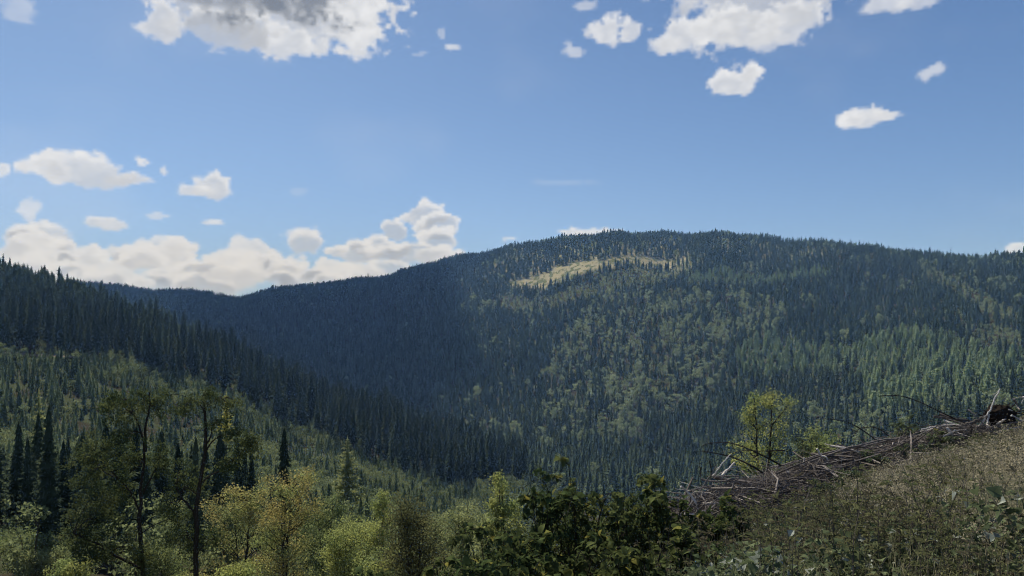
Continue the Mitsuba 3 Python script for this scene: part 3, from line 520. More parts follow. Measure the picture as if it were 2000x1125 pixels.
x, y = jitter(52, 150, 4.6)
r, a = np.hypot(x, y), np.degrees(np.arctan2(x, y))
half = (np.hypot(x + 59, y - 95) > 6) & (a < -15 - (r - 60) * .06) & (patch(x, y, 25, 61) > .36) & (rng.random(x.shape) < .85)
plant('half', x[half], y[half], rng.uniform(6.5, 11.5, half.sum()))

# ---- the largest three hundred of a kind are things of their own, the rest of the wood is a mass
KINDS = {
    'spruce_near': ('spruce_tree', 'spruce', 'tall dark spruce of the old stand', 'tall spruces of the old stand on the left slope'),
    'young': ('young_spruce', 'young spruce', 'young green spruce in the regrowth', 'young spruces in the regrowth below the old stand'),
    'larch': ('larch_tree', 'larch', 'pale green larch on the far hill', 'pale green larches on the far hill'),
    'birch': ('birch_tree', 'birch', 'light birch among the far hill spruces', 'light birches among the spruces of the far hill'),
    'half': ('half_grown_spruce', 'spruce', 'half-grown dark spruce low on the left', 'half-grown dark spruces low on the left'),
    'shrub': ('rowan_bush', 'bush', 'pale leafy bush between young spruces', 'pale bushes between the young spruces'),
}
MASS = {
    'spruce_near': 'old_spruce_stand', 'half': 'half_grown_spruces', 'spruce': 'far_spruce_forest', 'young': 'spruce_regrowth', 'larch': 'far_larch_block', 'birch': 'far_birch_scatter',
    'shrub': 'regrowth_shrubs', 'bush': 'clearing_scrub',
}
MASS_SAYS = {
    'old_spruce_stand': ('dark old spruces crowding the back of the left slope', 'spruce forest'),
    'half_grown_spruces': ('more half-grown spruces low on the left', 'spruces'),
    'far_spruce_forest': ('dark spruce forest covering the whole far hill', 'spruce forest'),
    'spruce_regrowth': ('dense young spruces higher up the left slope below the old stand', 'young spruces'),
    'far_larch_block': ('pale green larch block on the right flank of the far hill, its farther trees', 'larch forest'),
    'far_birch_scatter': ('farther light birches mixed into the upper spruces of the far hill', 'birch wood'),
    'regrowth_shrubs': ('low pale bushes filling gaps of the regrowth on the left slope', 'bushes'),
    'clearing_scrub': ('small green bushes dotted over the straw-coloured clearing of the far hill', 'scrub'),
}


def stand(key, group, x, y, z, h, unit, g):
    sc = h / unit
    wide = sc * g.uniform(0.78, 1.25)
    scene[key] = {'type': 'instance', 'to_world': T().translate([x, y, z - 0.15 * sc]).rotate([0, 0, 1], g.uniform(0, 360)).scale([wide, wide, sc]), 'group': ref(group)}


g = np.random.default_rng(21)
by_kind = {}
for t in trees:
    by_kind.setdefault(t[0], []).append(t)
SPAN = {'spruce_near': (-38, 0), 'young': (-38, 0), 'larch': (13, 36), 'birch': (0, 36), 'shrub': (-38, 2), 'half': (-38, -17)}
mean_h = {k: float(np.mean([t[4] for t in ts])) for k, ts in by_kind.items()}
for kind, ts in by_kind.items():
    ts.sort(key=lambda t: -t[4] / math.hypot(t[1], t[2]))
    solo = 300 if kind in KINDS else 0
    for q, (_, x, y, z, h) in enumerate(ts):
        r = math.hypot(x, y)
        if q < solo:
            name, cat, label, grp = KINDS[kind]
            key = name if q == 0 else f'{name}_{q:03d}'
            stand(key, MODELS[kind][int(g.integers(6))], x, y, z, h, HEIGHT_OF[kind], g)
            b = math.degrees(math.atan2(x, y))
            lo, hi = SPAN[kind]
            place = ('towards the left end', 'about the middle', 'towards the right end')[min(2, max(0, int(3 * (b - lo) / (hi - lo))))]
            size = 'taller' if h > mean_h[kind] else 'lower'
            labels[key] = {'label': f'{label}, {size} one {place}', 'category': cat, 'group': grp}
            continue
        mk = {'spruce_near': 'spruce_mid' if r > 520 else 'spruce_near', 'spruce': 'spruce_mid' if r < 760 else 'spruce_far', 'larch': 'larch_one', 'birch': 'birch_one', 'bush': 'birch_one'}.get(kind, kind)
        group = MODELS[mk][int(g.integers(6))]
        if mk in ('spruce_near', 'young', 'shrub'):
            stem = f'{MASS[kind]}__{q:05d}'
        else:
            stem = f'{MASS[kind]}__{q:05d}'
        stand(stem, group, x, y, z, h, HEIGHT_OF[mk], g)
for m in {MASS[k] for k in by_kind}:
    if any(k.startswith(m + '__') for k in scene):
        labels[m] = {'label': MASS_SAYS[m][0], 'category': MASS_SAYS[m][1], 'kind': 'stuff'}
print({k: len(v) for k, v in by_kind.items()}, len(scene))

# ------------------------------------------------------------------ unseen cumulus above the frame, shaped to put the hollow in shade
scene['cloud_white'] = {'type': 'twosided', 'bsdf': {'type': 'diffuse', 'reflectance': rgb(0.9, 0.9, 0.92)}}


def cumulus(key, label, spot, base, outline, puff, seed):
    """A heaped cloud at the given height, straight up the sun's line from SPOT (x, y, z on the ground); outline: (x, y, half width) of its heaps."""
    g = np.random.default_rng(seed)
    up = SUN * (base - spot[2]) / SUN[2]
    parts = []
    for x, y, r in outline:
        m = trimesh.creation.icosphere(3, 1.0)
        v = m.vertices * [r, r, r * 0.45]
        v *= (0.82 + 0.5 * meshkit.fbm(v / (0.45 * r) + g.uniform(0, 50, 3), 4))[:, None]
        v[:, 2] = np.maximum(v[:, 2], -0.12 * r)
        parts.append((v + [x + up[0] + spot[0], y + up[1] + spot[1], base + g.uniform(0, puff)], m.faces))
    s = Soup()
    for v, f in parts:
        s.add(v, f)
    scene[key] = mikit.ply(s.mesh(), 'cloud_white', smooth=True)
    labels[key] = {'label': label, 'category': 'cloud'}


cumulus('cumulus_cloud', 'big heaped cloud high over the hollow, above the top edge of the picture', (0, 0, -40), 2150,
        [(-700, 1350, 300), (-480, 1750, 420), (-800, 2000, 450), (-300, 1180, 190), (-330, 1500, 240), (-190, 1420, 120), (-180, 1220, 90), (-250, 1950, 260), (-120, 950, 60), (-170, 1040, 100), (-90, 1750, 130), (-250, 870, 130)], 60, 3)

# ------------------------------------------------------------------ materials of the foreground
def tint(a, b, cell, gain=0.5, seed=0.0):
    def fn(p, n, uv):
        c = mikit.fbm(p.x / cell + seed, p.y / cell, p.z / cell, 2)
        f = mikit.noise(p.x * 23 + seed, p.y * 23, p.z * 23)
        return mikit.mix(a, b, mikit.smoothstep(0.3, 0.7, c)) * (1 - gain / 2 + gain * f)
    return mikit.proc(fn)


def thin_leaf(name, a, b, cell=1.0, trans=1.0, rough=0.5, gain=0.6, seed=0.0):
    scene[name] = {'type': 'principledthin', 'base_color': tint(a, b, cell, gain, seed), 'roughness': rough, 'diff_trans': trans, 'eta': 1.45}


thin_leaf('alder_leaf', [0.055, 0.078, 0.034], [0.105, 0.125, 0.052], 0.9, 0.6, 0.4)
thin_leaf('orange_leaf', [0.32, 0.28, 0.11], [0.22, 0.26, 0.10], 1.3, 1.1)
thin_leaf('yellow_leaf', [0.32, 0.35, 0.12], [0.23, 0.28, 0.105], 1.2, 1.1, seed=5)
thin_leaf('gold_leaf', [0.29, 0.31, 0.11], [0.20, 0.25, 0.095], 0.9, 1.15, seed=9)
thin_leaf('green_leaf', [0.125, 0.170, 0.075], [0.235, 0.27, 0.115], 1.1, 1.0, seed=3)
thin_leaf('olive_leaf', [0.085, 0.095, 0.045], [0.145, 0.150, 0.070], 0.8, 0.8, seed=7)
thin_leaf('pale_leaf', [0.18, 0.22, 0.105], [0.29, 0.32, 0.15], 1.1, 1.0, seed=13)
thin_leaf('hazel_leaf', [0.050, 0.075, 0.030], [0.085, 0.105, 0.040], 0.35, 0.55, 0.38, seed=2)
thin_leaf('bramble_leaf', [0.070, 0.098, 0.055], [0.130, 0.160, 0.088], 0.5, 0.55, 0.4, seed=4)
thin_leaf('yellowing_leaf', [0.22, 0.20, 0.05], [0.16, 0.17, 0.05], 0.3, 0.9, 0.45, seed=6)
thin_leaf('pale_underside', [0.30, 0.33, 0.30], [0.22, 0.26, 0.23], 0.4, 0.6, 0.4)
thin_leaf('herb_leaf', [0.10, 0.12, 0.060], [0.155, 0.16, 0.085], 0.6, 0.7, 0.5, seed=15)
thin_leaf('dry_leaf', [0.15, 0.135, 0.095], [0.10, 0.10, 0.062], 0.6, 0.5, 0.6, seed=16)
thin_leaf('grass_blade', [0.240, 0.235, 0.160], [0.165, 0.190, 0.110], 1.2, 1.0, 0.6, seed=8)
thin_leaf('seed_grass', [0.32, 0.295, 0.22], [0.25, 0.235, 0.17], 1.0, 1.0, 0.6, seed=11)
foliage('pale_needles', [0.26, 0.29, 0.13], [0.34, 0.36, 0.16], 3, 1.2)
foliage('gold_needles', [0.46, 0.46, 0.13], [0.52, 0.48, 0.14], 3, 1.2)


def wood(name, a, b, bump=0.004):
    def grain(p, n, uv):
        return mikit.mix(a, b, mikit.fbm(p.x * 9, p.y * 9, p.z * 22, 4)) * (0.7 + 0.6 * mikit.noise(p.x * 60, p.y * 60, p.z * 60))
    scene[name] = {'type': 'twosided', 'bsdf': {'type': 'diffuse', 'reflectance': mikit.proc(grain)}}


wood('bleached_wood', [0.62, 0.60, 0.58], [0.40, 0.37, 0.34])
wood('grey_wood', [0.215, 0.20, 0.195], [0.105, 0.095, 0.092])
wood('brown_wood', [0.128, 0.115, 0.106], [0.060, 0.055, 0.052])
wood('dark_bark', [0.045, 0.040, 0.034], [0.022, 0.019, 0.017])
wood('litter', [0.072, 0.062, 0.054], [0.036, 0.031, 0.028])
wood('dark_soil', [0.028, 0.022, 0.018], [0.014, 0.012, 0.010])
WOOD = ['brown_wood', 'grey_wood', 'bleached_wood']


def leaves(pos, along, up, size, ratio=0.42, fold=0.22):
    """Folded leaves: position, direction of the midrib, upper side, length."""
    along = along / (np.linalg.norm(along, axis=1, keepdims=True) + 1e-9)
    side = np.cross(along, up); side /= np.linalg.norm(side, axis=1, keepdims=True) + 1e-9
    up = np.cross(side, along)
    L = np.broadcast_to(size, (len(pos),))[:, None]
    v = np.stack([pos, pos + along * L * .45 + side * L * ratio + up * L * fold, pos + along * L * .5, pos + along * L * .45 - side * L * ratio + up * L * fold, pos + along * L - up * L * .12], 1)
    k = np.arange(len(pos))[:, None] * 5
    return v.reshape(-1, 3), np.vstack([k + [0, 2, 1], k + [0, 3, 2], k + [1, 2, 4], k + [2, 3, 4]])


def path(points, n):
    """Points resampled along a smooth curve."""
    p = np.asarray(points, float)
    t = np.concatenate([[0], np.cumsum(np.linalg.norm(np.diff(p, axis=0), axis=1))])
    from scipy.interpolate import PchipInterpolator
    return PchipInterpolator(t, p)(np.linspace(0, t[-1], n))


def tell(key, label, category, group=None):
    labels[key] = {'label': label, 'category': category}
    if group:
        labels[key]['group'] = group


BRASH = [  # points, radius, weathering (0 brown, 1 grey, 2 bleached), which one
    ([(4.10, 18.55, -2.70), (4.35, 18.71, -2.93), (4.48, 18.62, -3.12), (4.54, 18.74, -3.34), (4.46, 18.75, -3.44)], 0.023, 2, 'bleached branch curved like a bow at the left end of the brash heap'),
    ([(3.90, 18.03, -3.25), (4.09, 18.01, -3.24), (4.37, 18.42, -3.37)], 0.017, 2, 'short pale branch lying flat at the lower left tip of the brash heap'),
    ([(4.10, 18.25, -3.54), (4.30, 18.23, -3.30)], 0.025, 2, 'pale stub sloping down from the foot of the bow-shaped branch'),
    ([(4.53, 18.93, -3.46), (4.57, 18.67, -3.51)], 0.023, 2, 'tiny white fork end beside the foot of the bow-shaped branch'),
    ([(5.32, 20.27, -2.85), (5.49, 20.09, -2.52), (5.77, 20.17, -2.24)], 0.021, 2, 'long thin bleached pole leaning up to the right over the left brash heap'),
    ([(5.60, 20.37, -2.85), (5.86, 20.61, -2.69), (6.05, 20.72, -2.57)], 0.034, 2, 'thick bleached stub with a sawn end, right of the thin leaning pole'),
    ([(4.72, 19.66, -3.28), (4.97, 19.77, -2.94), (5.30, 19.74, -2.45)], 0.018, 1, 'grey stick leaning just left of the thin bleached pole'),
    ([(5.49, 20.78, -2.96), (6.27, 21.13, -3.02)], 0.022, 1, 'grey pole lying level under the two leaning white pieces'),
    ([(4.96, 20.06, -2.87), (5.31, 19.92, -2.89), (5.87, 19.78, -2.75)], 0.024, 1, 'grey knobbly branch lying across the top of the left brash heap'),
    ([(4.46, 19.45, -3.05), (4.70, 19.25, -2.92), (5.10, 19.38, -2.86)], 0.018, 1, 'thin grey branch on the left shoulder of the brash heap'),
    ([(4.86, 19.89, -3.45), (5.14, 19.81, -3.22), (5.44, 19.91, -3.05), (5.83, 19.65, -2.77)], 0.018, 1, 'long grey branch slanting up to the right across the left heap'),
    ([(4.74, 19.40, -3.33), (4.99, 19.22, -3.28), (5.38, 19.47, -3.35)], 0.035, 2, 'thick pale branch piece lying level in front of the left heap'),
    ([(5.77, 20.39, -3.41), (5.73, 20.00, -3.12), (5.83, 20.02, -2.94)], 0.031, 1, 'stout grey stub standing in the middle of the left heap'),
    ([(5.78, 20.25, -3.35), (6.08, 20.62, -3.19)], 0.019, 1, 'thin grey stick leaning beside the stout grey stub'),
    ([(5.06, 19.53, -3.70), (5.40, 19.62, -3.48), (5.62, 19.46, -3.21)], 0.024, 1, 'brown-grey branch sloping up from the lower front of the left heap'),
    ([(5.26, 19.70, -3.74), (5.56, 19.64, -3.44)], 0.018, 1, 'thin grey branch lying at the front foot of the left heap'),
    ([(4.26, 18.59, -3.28), (4.42, 18.71, -3.08)], 0.017, 1, 'small upright grey stick behind the bow-shaped branch'),
    ([(6.27, 20.66, -3.59), (6.47, 20.82, -3.38), (6.54, 20.71, -3.15)], 0.016, 0, 'thin dark upright twig with a yellow leaf in front of the heap'),
    ([(8.07, 22.45, -3.16), (8.16, 22.41, -3.25), (8.29, 22.48, -3.35)], 0.020, 2, 'small white twig end in the middle of the brash line'),
    ([(8.62, 22.72, -3.57), (8.86, 22.46, -3.32), (9.38, 22.81, -3.15)], 0.038, 0, 'red-brown stripped branch sloping up in the middle of the brash line'),
    ([(9.37, 23.43, -2.69), (9.47, 23.40, -2.88), (9.59, 23.23, -2.94), (9.63, 23.30, -3.16), (9.48, 23.05, -3.34)], 0.024, 2, 'white kinked branch standing up in the middle of the brash line'),
    ([(10.13, 24.27, -2.75), (10.42, 24.14, -2.78), (10.84, 24.00, -2.88), (11.29, 23.89, -2.97)], 0.029, 2, 'long pale pole lying slanted right of the kinked branch'),
    ([(10.39, 24.46, -2.75), (11.00, 24.52, -2.88), (11.36, 24.07, -2.94)], 0.022, 1, 'grey pole close behind the long pale pole'),
    ([(8.11, 24.05, -3.41), (9.01, 23.86, -3.14), (9.92, 23.73, -2.85), (11.87, 23.80, -2.46)], 0.029, 1, 'very long grey stem along the crest of the brash line'),
    ([(8.50, 23.57, -3.36), (9.56, 23.62, -3.00), (10.33, 23.21, -2.57)], 0.028, 1, 'dark grey stem slanting up in the middle brash'),
    ([(7.63, 22.62, -3.38), (8.28, 22.34, -2.99), (9.17, 22.68, -2.75)], 0.027, 0, 'brown stem slanting up left of the kinked white branch'),
    ([(8.96, 23.72, -3.20), (10.03, 23.99, -2.96), (11.19, 24.04, -2.63)], 0.026, 1, 'grey stem lying parallel to the crest of the brash line'),
    ([(8.07, 23.00, -3.39), (9.25, 23.25, -3.13), (10.04, 22.90, -2.88)], 0.024, 0, 'thin brown stem low in the middle of the brash'),
    ([(10.42, 24.16, -2.91), (11.53, 24.42, -2.73), (12.37, 24.13, -2.45)], 0.027, 1, 'grey stem below the crest left of the bramble mound'),
    ([(11.99, 24.12, -2.97), (12.07, 24.23, -2.79), (12.17, 24.33, -2.65)], 0.021, 2, 'short pale upright stub left of the bramble mound'),
    ([(8.72, 22.83, -3.05), (8.72, 22.78, -2.85)], 0.024, 2, 'tiny white stub at the back of the brash line'),
    ([(12.82, 25.18, -2.73), (13.44, 24.91, -2.40), (14.46, 25.23, -2.25)], 0.024, 2, 'pale stem rising to the right behind the bramble mound'),
    ([(15.19, 24.90, -2.28), (15.29, 24.64, -1.94), (15.49, 24.68, -1.68), (15.66, 24.71, -1.35), (15.89, 24.77, -0.99)], 0.028, 2, 'tall white pole leaning up in front of the uprooted stump'),
    ([(13.91, 25.15, -1.96), (14.40, 25.13, -2.01), (15.22, 25.16, -2.12)], 0.034, 0, 'brown pole lying level left of the uprooted stump'),
    ([(14.23, 25.12, -2.06), (14.39, 24.90, -2.15), (14.62, 24.87, -2.22)], 0.022, 2, 'white branch sloping down to the right near the brown level pole'),
    ([(14.64, 25.01, -2.26), (14.91, 24.77, -2.12), (15.34, 24.80, -1.93)], 0.060, 0, 'thick brown log leading up to the uprooted stump'),
    ([(14.81, 24.74, -1.67), (14.96, 24.51, -1.90), (15.41, 24.52, -2.27)], 0.021, 1, 'thin grey stick slanting down across the thick brown log'),
    ([(15.19, 24.36, -2.16), (15.33, 24.56, -1.99), (15.44, 24.64, -1.81)], 0.030, 2, 'short thick white stub upright in front of the uprooted stump'),
    ([(15.13, 24.26, -2.18), (15.90, 24.56, -2.11), (16.55, 24.57, -1.98)], 0.030, 1, 'grey pole lying in front of the uprooted stump'),
    ([(16.00, 24.38, -1.82), (16.33, 24.66, -1.93), (16.44, 24.58, -2.01)], 0.026, 2, 'pale branch end at the right foot of the uprooted stump'),
    ([(15.59, 24.49, -2.10), (15.60, 24.33, -2.01), (15.85, 24.50, -1.95)], 0.030, 2, 'whitish root piece lying below the uprooted stump'),
    ([(16.20, 25.02, -1.66), (16.08, 24.66, -1.66), (16.21, 24.68, -1.71)], 0.021, 2, 'short pale stick on top of the uprooted stump'),
    ([(16.40, 24.89, -1.35), (16.59, 25.03, -1.56), (16.44, 24.68, -1.66)], 0.027, 1, 'leaning grey stick right of the uprooted stump'),
    ([(13.32, 24.78, -2.33), (13.91, 24.85, -2.22), (14.46, 24.71, -2.15)], 0.022, 2, 'light pole lying along the top of the bramble mound'),
    ([(13.86, 24.33, -2.19), (13.98, 24.31, -2.33), (14.08, 24.33, -2.49), (14.19, 24.45, -2.70)], 0.041, 2, 'pinkish broken stump standing in the bramble mound'),
    ([(13.67, 24.20, -2.46), (13.86, 24.24, -2.40), (14.10, 24.44, -2.37)], 0.024, 2, 'short white piece left of the pinkish broken stump'),
    ([(13.98, 24.16, -2.26), (14.33, 24.43, -2.29), (14.61, 24.52, -2.28)], 0.024, 2, 'white piece lying level right of the pinkish broken stump'),
    ([(15.21, 24.31, -2.30), (15.71, 24.26, -2.29), (16.47, 24.55, -2.27)], 0.027, 1, 'grey stem lying level at the right end of the brash'),
    ([(15.45, 23.87, -2.49), (15.52, 23.84, -2.56), (15.66, 23.97, -2.67)], 0.015, 2, 'thin white stick in the grass below the uprooted stump'),
    ([(14.81, 24.40, -2.40), (15.28, 24.10, -2.41), (15.92, 24.21, -2.37)], 0.029, 0, 'brown branch half sunk in grass at the right end of the brash'),
    ([(16.50, 24.62, -1.27), (16.94, 24.87, -1.23)], 0.030, 2, 'pale branch end cut by the right edge of the picture'),
    ([(14.60, 24.27, -2.10), (14.76, 24.48, -2.41), (14.60, 24.13, -2.45)], 0.029, 0, 'short dark brown stub under the thick brown log'),
]
CANES = [
    ([(5.18, 20.80, -2.14), (5.46, 21.04, -2.10), (5.93, 20.93, -2.06), (6.26, 20.63, -2.13), (6.66, 20.58, -2.30), (7.34, 20.85, -2.67)], 0.018, 'upper of two dark bramble canes arching left over the brash heap'),
    ([(5.05, 20.40, -2.20), (5.50, 20.64, -2.30), (5.95, 20.53, -2.39), (6.34, 20.23, -2.55), (6.63, 20.18, -2.73)], 0.021, 'lower of two dark bramble canes arching left over the brash heap'),
    ([(5.98, 20.90, -2.42), (6.23, 21.14, -2.36), (6.45, 21.03, -2.29), (6.74, 20.73, -2.26), (7.39, 20.68, -2.23)], 0.014, 'thin cane curving right behind the leaning white pole'),
    ([(11.86, 24.60, -1.22), (12.56, 24.84, -1.23), (13.09, 24.73, -1.37), (13.34, 24.43, -1.51), (13.81, 24.38, -1.75), (14.33, 24.65, -1.96)], 0.022, 'long dark cane arching left from the bramble mound'),
    ([(9.50, 23.96, -1.87), (10.44, 24.20, -1.94), (11.05, 24.09, -2.22), (11.34, 23.79, -2.49)], 0.016, 'thin dark cane arching left above the middle brash'),
    ([(10.84, 24.07, -2.34), (11.15, 24.31, -2.20), (11.42, 24.20, -2.15), (11.79, 23.89, -2.38)], 0.016, 'short dark cane arching low over the middle brash'),
    ([(5.08, 19.57, -2.77), (5.16, 19.81, -2.56), (5.10, 19.70, -2.32)], 0.011, 'thin dark upright twig left of the thin leaning pole'),
    ([(4.75, 19.25, -2.63), (4.82, 19.49, -2.53), (4.77, 19.38, -2.41)], 0.010, 'small upright twig at the left top of the brash heap'),
]
BRASH_CREST = [(4.00, 18.63, -3.43), (4.52, 19.17, -3.33), (5.39, 20.00, -3.23), (6.37, 21.00, -3.38), (7.42, 22.00, -3.32), (8.61, 22.80, -3.24), (9.87, 23.60, -3.12), (11.27, 24.21, -2.95), (12.60, 24.59, -2.69), (13.88, 24.80, -2.46), (15.05, 24.80, -2.33), (16.05, 24.80, -2.30), (16.89, 24.80, -2.23)]
ALDERS = [  # foot x, y; limbs (points in the plane of the tree, radius); leaf clumps (x, height, half width, half height)
    (-14.90, 31.00, [([(0.00, 0.00), (-0.06, 1.67), (-0.17, 3.76), (-0.13, 5.23), (0.02, 6.38)], 0.115), ([(0.02, 6.27), (0.02, 7.11), (0.17, 7.94), (0.21, 8.67)], 0.063), ([(0.00, 6.31), (-0.10, 6.90), (-0.31, 7.53), (-0.52, 8.15)], 0.052), ([(-0.17, 3.76), (-0.52, 4.56), (-1.09, 5.23), (-1.65, 5.75)], 0.042), ([(-0.08, 1.57), (-0.77, 1.99), (-1.71, 2.68), (-2.55, 3.14)], 0.063), ([(-0.08, 4.60), (0.27, 5.23), (0.52, 5.75), (0.65, 6.27)], 0.042), ([(-0.13, 2.93), (0.48, 3.34), (1.00, 3.55)], 0.031), ([(-0.31, 7.53), (-0.88, 7.94), (-1.30, 8.15)], 0.031), ([(-1.09, 5.23), (-1.51, 5.33), (-2.03, 6.27)], 0.031)],
     [(-0.67, 7.84, 0.88, 0.54), (-1.51, 7.94, 0.59, 0.38), (0.27, 8.26, 0.75, 0.59), (-0.36, 8.57, 0.63, 0.33), (-2.13, 6.06, 0.88, 0.71), (-2.86, 5.02, 0.71, 0.75), (-1.30, 4.81, 1.05, 0.84), (-2.34, 3.76, 0.96, 0.75), (0.59, 5.96, 0.59, 0.75), (-0.88, 2.72, 1.46, 0.71), (-2.55, 2.93, 0.84, 0.71), (1.00, 3.55, 0.54, 0.59), (0.27, 2.09, 0.63, 0.54), (-1.82, 1.88, 1.05, 0.54), (-0.56, 6.90, 0.71, 0.50), (-0.46, 5.85, 0.63, 0.63)]),
    (-11.91, 29.00, [([(0.00, 0.00), (-0.04, 1.56), (-0.06, 3.32), (0.04, 4.30), (0.10, 4.99), (0.22, 5.67), (0.31, 6.45), (0.23, 7.24), (0.14, 7.92)], 0.117), ([(0.00, 3.23), (-0.31, 3.72), (-0.70, 4.15), (-0.94, 4.60)], 0.049), ([(0.06, 4.15), (-0.22, 4.46), (-0.41, 4.65)], 0.029), ([(0.16, 4.69), (0.47, 4.97), (0.96, 5.18), (1.27, 5.48)], 0.039), ([(0.25, 5.79), (0.47, 6.20), (0.76, 6.41), (1.10, 6.45)], 0.039), ([(0.29, 6.16), (0.47, 6.45), (0.53, 6.88)], 0.039), ([(0.20, 7.43), (0.41, 7.72), (0.66, 7.82)], 0.024), ([(0.18, 7.43), (-0.12, 7.72), (-0.37, 7.82)], 0.024), ([(1.27, 5.48), (1.64, 5.77), (1.94, 5.87)], 0.024), ([(-0.04, 2.35), (-0.37, 2.64), (-0.57, 2.74)], 0.029), ([(-0.04, 1.86), (0.27, 2.35), (0.66, 2.54)], 0.029)],
     [(-0.41, 7.72, 0.66, 0.39), (0.18, 7.92, 0.51, 0.27), (0.96, 7.43, 0.39, 0.35), (-0.90, 4.79, 0.55, 0.51), (-0.37, 4.40, 0.51, 0.35), (1.84, 5.96, 0.55, 0.59), (2.13, 6.55, 0.35, 0.43), (1.35, 5.48, 0.47, 0.39), (1.25, 6.55, 0.47, 0.31), (-0.61, 2.64, 0.59, 0.55), (0.66, 2.64, 0.51, 0.43), (-1.04, 3.81, 0.39, 0.43), (0.57, 6.84, 0.35, 0.31)]),
]


# ------------------------------------------------------------------ the two dark alders
g = np.random.default_rng(31)
SAY = ('dark broad alder at the lower left with a forked trunk and many leaf clumps', 'thinner dark alder with a bare crooked trunk and sparse leaf tufts')
for q, (x, y, limbs, clumps) in enumerate(ALDERS):
    key = 'alder_tree' if q == 0 else f'alder_tree_{q:03d}'
    z = float(height(x, y)) - 0.2
    drop = z - (EYE + (600 - 1180) / 1483. * y)
    depth = lambda n: np.cumsum(g.normal(0, 0.16, n))
    tips = []
    for m, (pts, r) in enumerate(limbs):
        p = np.array([(a, 0, b) for a, b in pts], float)
        p[:, 1] = g.normal(0, .35) * np.linspace(0, 1, len(p)) * (m > 0)
        p += [x, y, z - drop]
        if m == 0:
            p = np.vstack([[x, y, z - .3], p])
        p = path(p, 14) + g.normal(0, r * .25, (14, 3))
        s = Soup(); limb(s, p, np.linspace(r, r * .38, 14), 8)
        name = 'trunk' if m == 0 else ('limb' if m == 1 else f'limb_{m - 1:03d}')
        scene[f'{key}__{name}'] = mikit.ply(s.mesh(), 'dark_bark', smooth=40)
        tips.append(p)
    tips = np.vstack(tips)
    s, tw = Soup(), Soup()
    for a, b, w, h in clumps:
        c = np.array([x + a, y + g.normal(0, .5), z - drop + b])
        n = int(1700 * (w * h) ** 0.8 * (1.0 if q == 0 else 1.0))
        k = max(4, n // 60)
        sub = c + g.normal(0, .52, (k, 3)) * [w, (w + h) / 2, h]
        who = g.integers(0, k, n)
        s.add(*diamonds(sub[who] + g.normal(0, .15, (n, 3)) * [1, 1, .75], 0.055, g, .5))
        near_ = tips[np.argmin(np.linalg.norm(tips - c, axis=1))]
        for e in sub[: min(k, 7)]:
            limb(tw, path([near_, (near_ + e) / 2 + [0, 0, .1], e], 5), np.linspace(.016, .005, 5), 4, False)
    scene[f'{key}__crown'] = mikit.ply(s.mesh(), 'alder_leaf')
    scene[f'{key}__twigs'] = mikit.ply(tw.mesh(), 'dark_bark')
    labels[f'{key}__crown'] = labels[f'{key}__twigs'] = {'kind': 'stuff'}
    tell(key, SAY[q], 'tree')


# ------------------------------------------------------------------ sunlit young broadleaved trees on the slope below
def bushy(key, x, y, top, half, leaf, label, cat, stems, seed, n=7000, size=0.055, low=0.12, bark='dark_bark', round_=0.75):
    """A light multi-stemmed young tree or tall bush, with its own limbs and leaf sprays."""
    g = np.random.default_rng(seed)
    z = float(height(x, y)) - 0.1
    h = top - z
    s, st = Soup(), []
    ends = []
    for q in range(stems):
        a = g.uniform(0, 6.28)
        lean = g.uniform(.15, .5) * half if stems > 1 else .1 * half
        p = path([[x + .12 * q, y, z - .3], [x + math.cos(a) * lean * .5, y + math.sin(a) * lean * .5, z + h * .45], [x + math.cos(a) * lean, y + math.sin(a) * lean, z + h * g.uniform(.86, 1.0)]], 12) + g.normal(0, .03, (12, 3))
        r = .011 * h * g.uniform(.7, 1.1)
        t = Soup(); limb(t, p, np.linspace(r, r * .2, 12), 6)
        for b in range(int(13 + h * 1.2)):
            f = low + (1 - low) * ((b + g.random()) / (13 + h * 1.2))
            c = p[int(f * 11)]
            reach = half * (1.1 - max(0, f - .5) * 1.25) * g.uniform(.5, 1.05) * min(1, .45 + f * 1.3)
            w = g.uniform(0, 6.28)
            e = c + np.array([math.cos(w) * reach, math.sin(w) * reach, reach * g.uniform(.45, 1.35)])
            e[2] = min(e[2], z + h * 1.02)
            lp = path([c, (c + e) / 2 + [0, 0, -.06 * reach], e], 5)
            limb(t, lp, np.linspace(r * .4, .005, 5), 4, False)
            ends += [lp[2], lp[3], lp[4], e]
        ends += [p[8], p[9], p[10], p[11], p[11], p[11] - [0, 0, .15]]
        st.append(t)
    for q, t in enumerate(st):
        scene[f'{key}__stem' + (f'_{q:03d}' if q else '')] = mikit.ply(t.mesh(), bark)
    E = np.array(ends)
    lush = g.random(len(E)) ** 1.6 + .06
    who = g.choice(len(E), n, p=lush / lush.sum())
    sp = g.normal(0, 1, (n, 3)) * [.21, .21, .15] * (half / 1.2) ** .6
    s.add(*diamonds(E[who] + sp, size, g, .45))
    scene[f'{key}__crown'] = mikit.ply(s.mesh(), leaf)
    labels[f'{key}__crown'] = {'kind': 'stuff'}
    tell(key, label, cat)


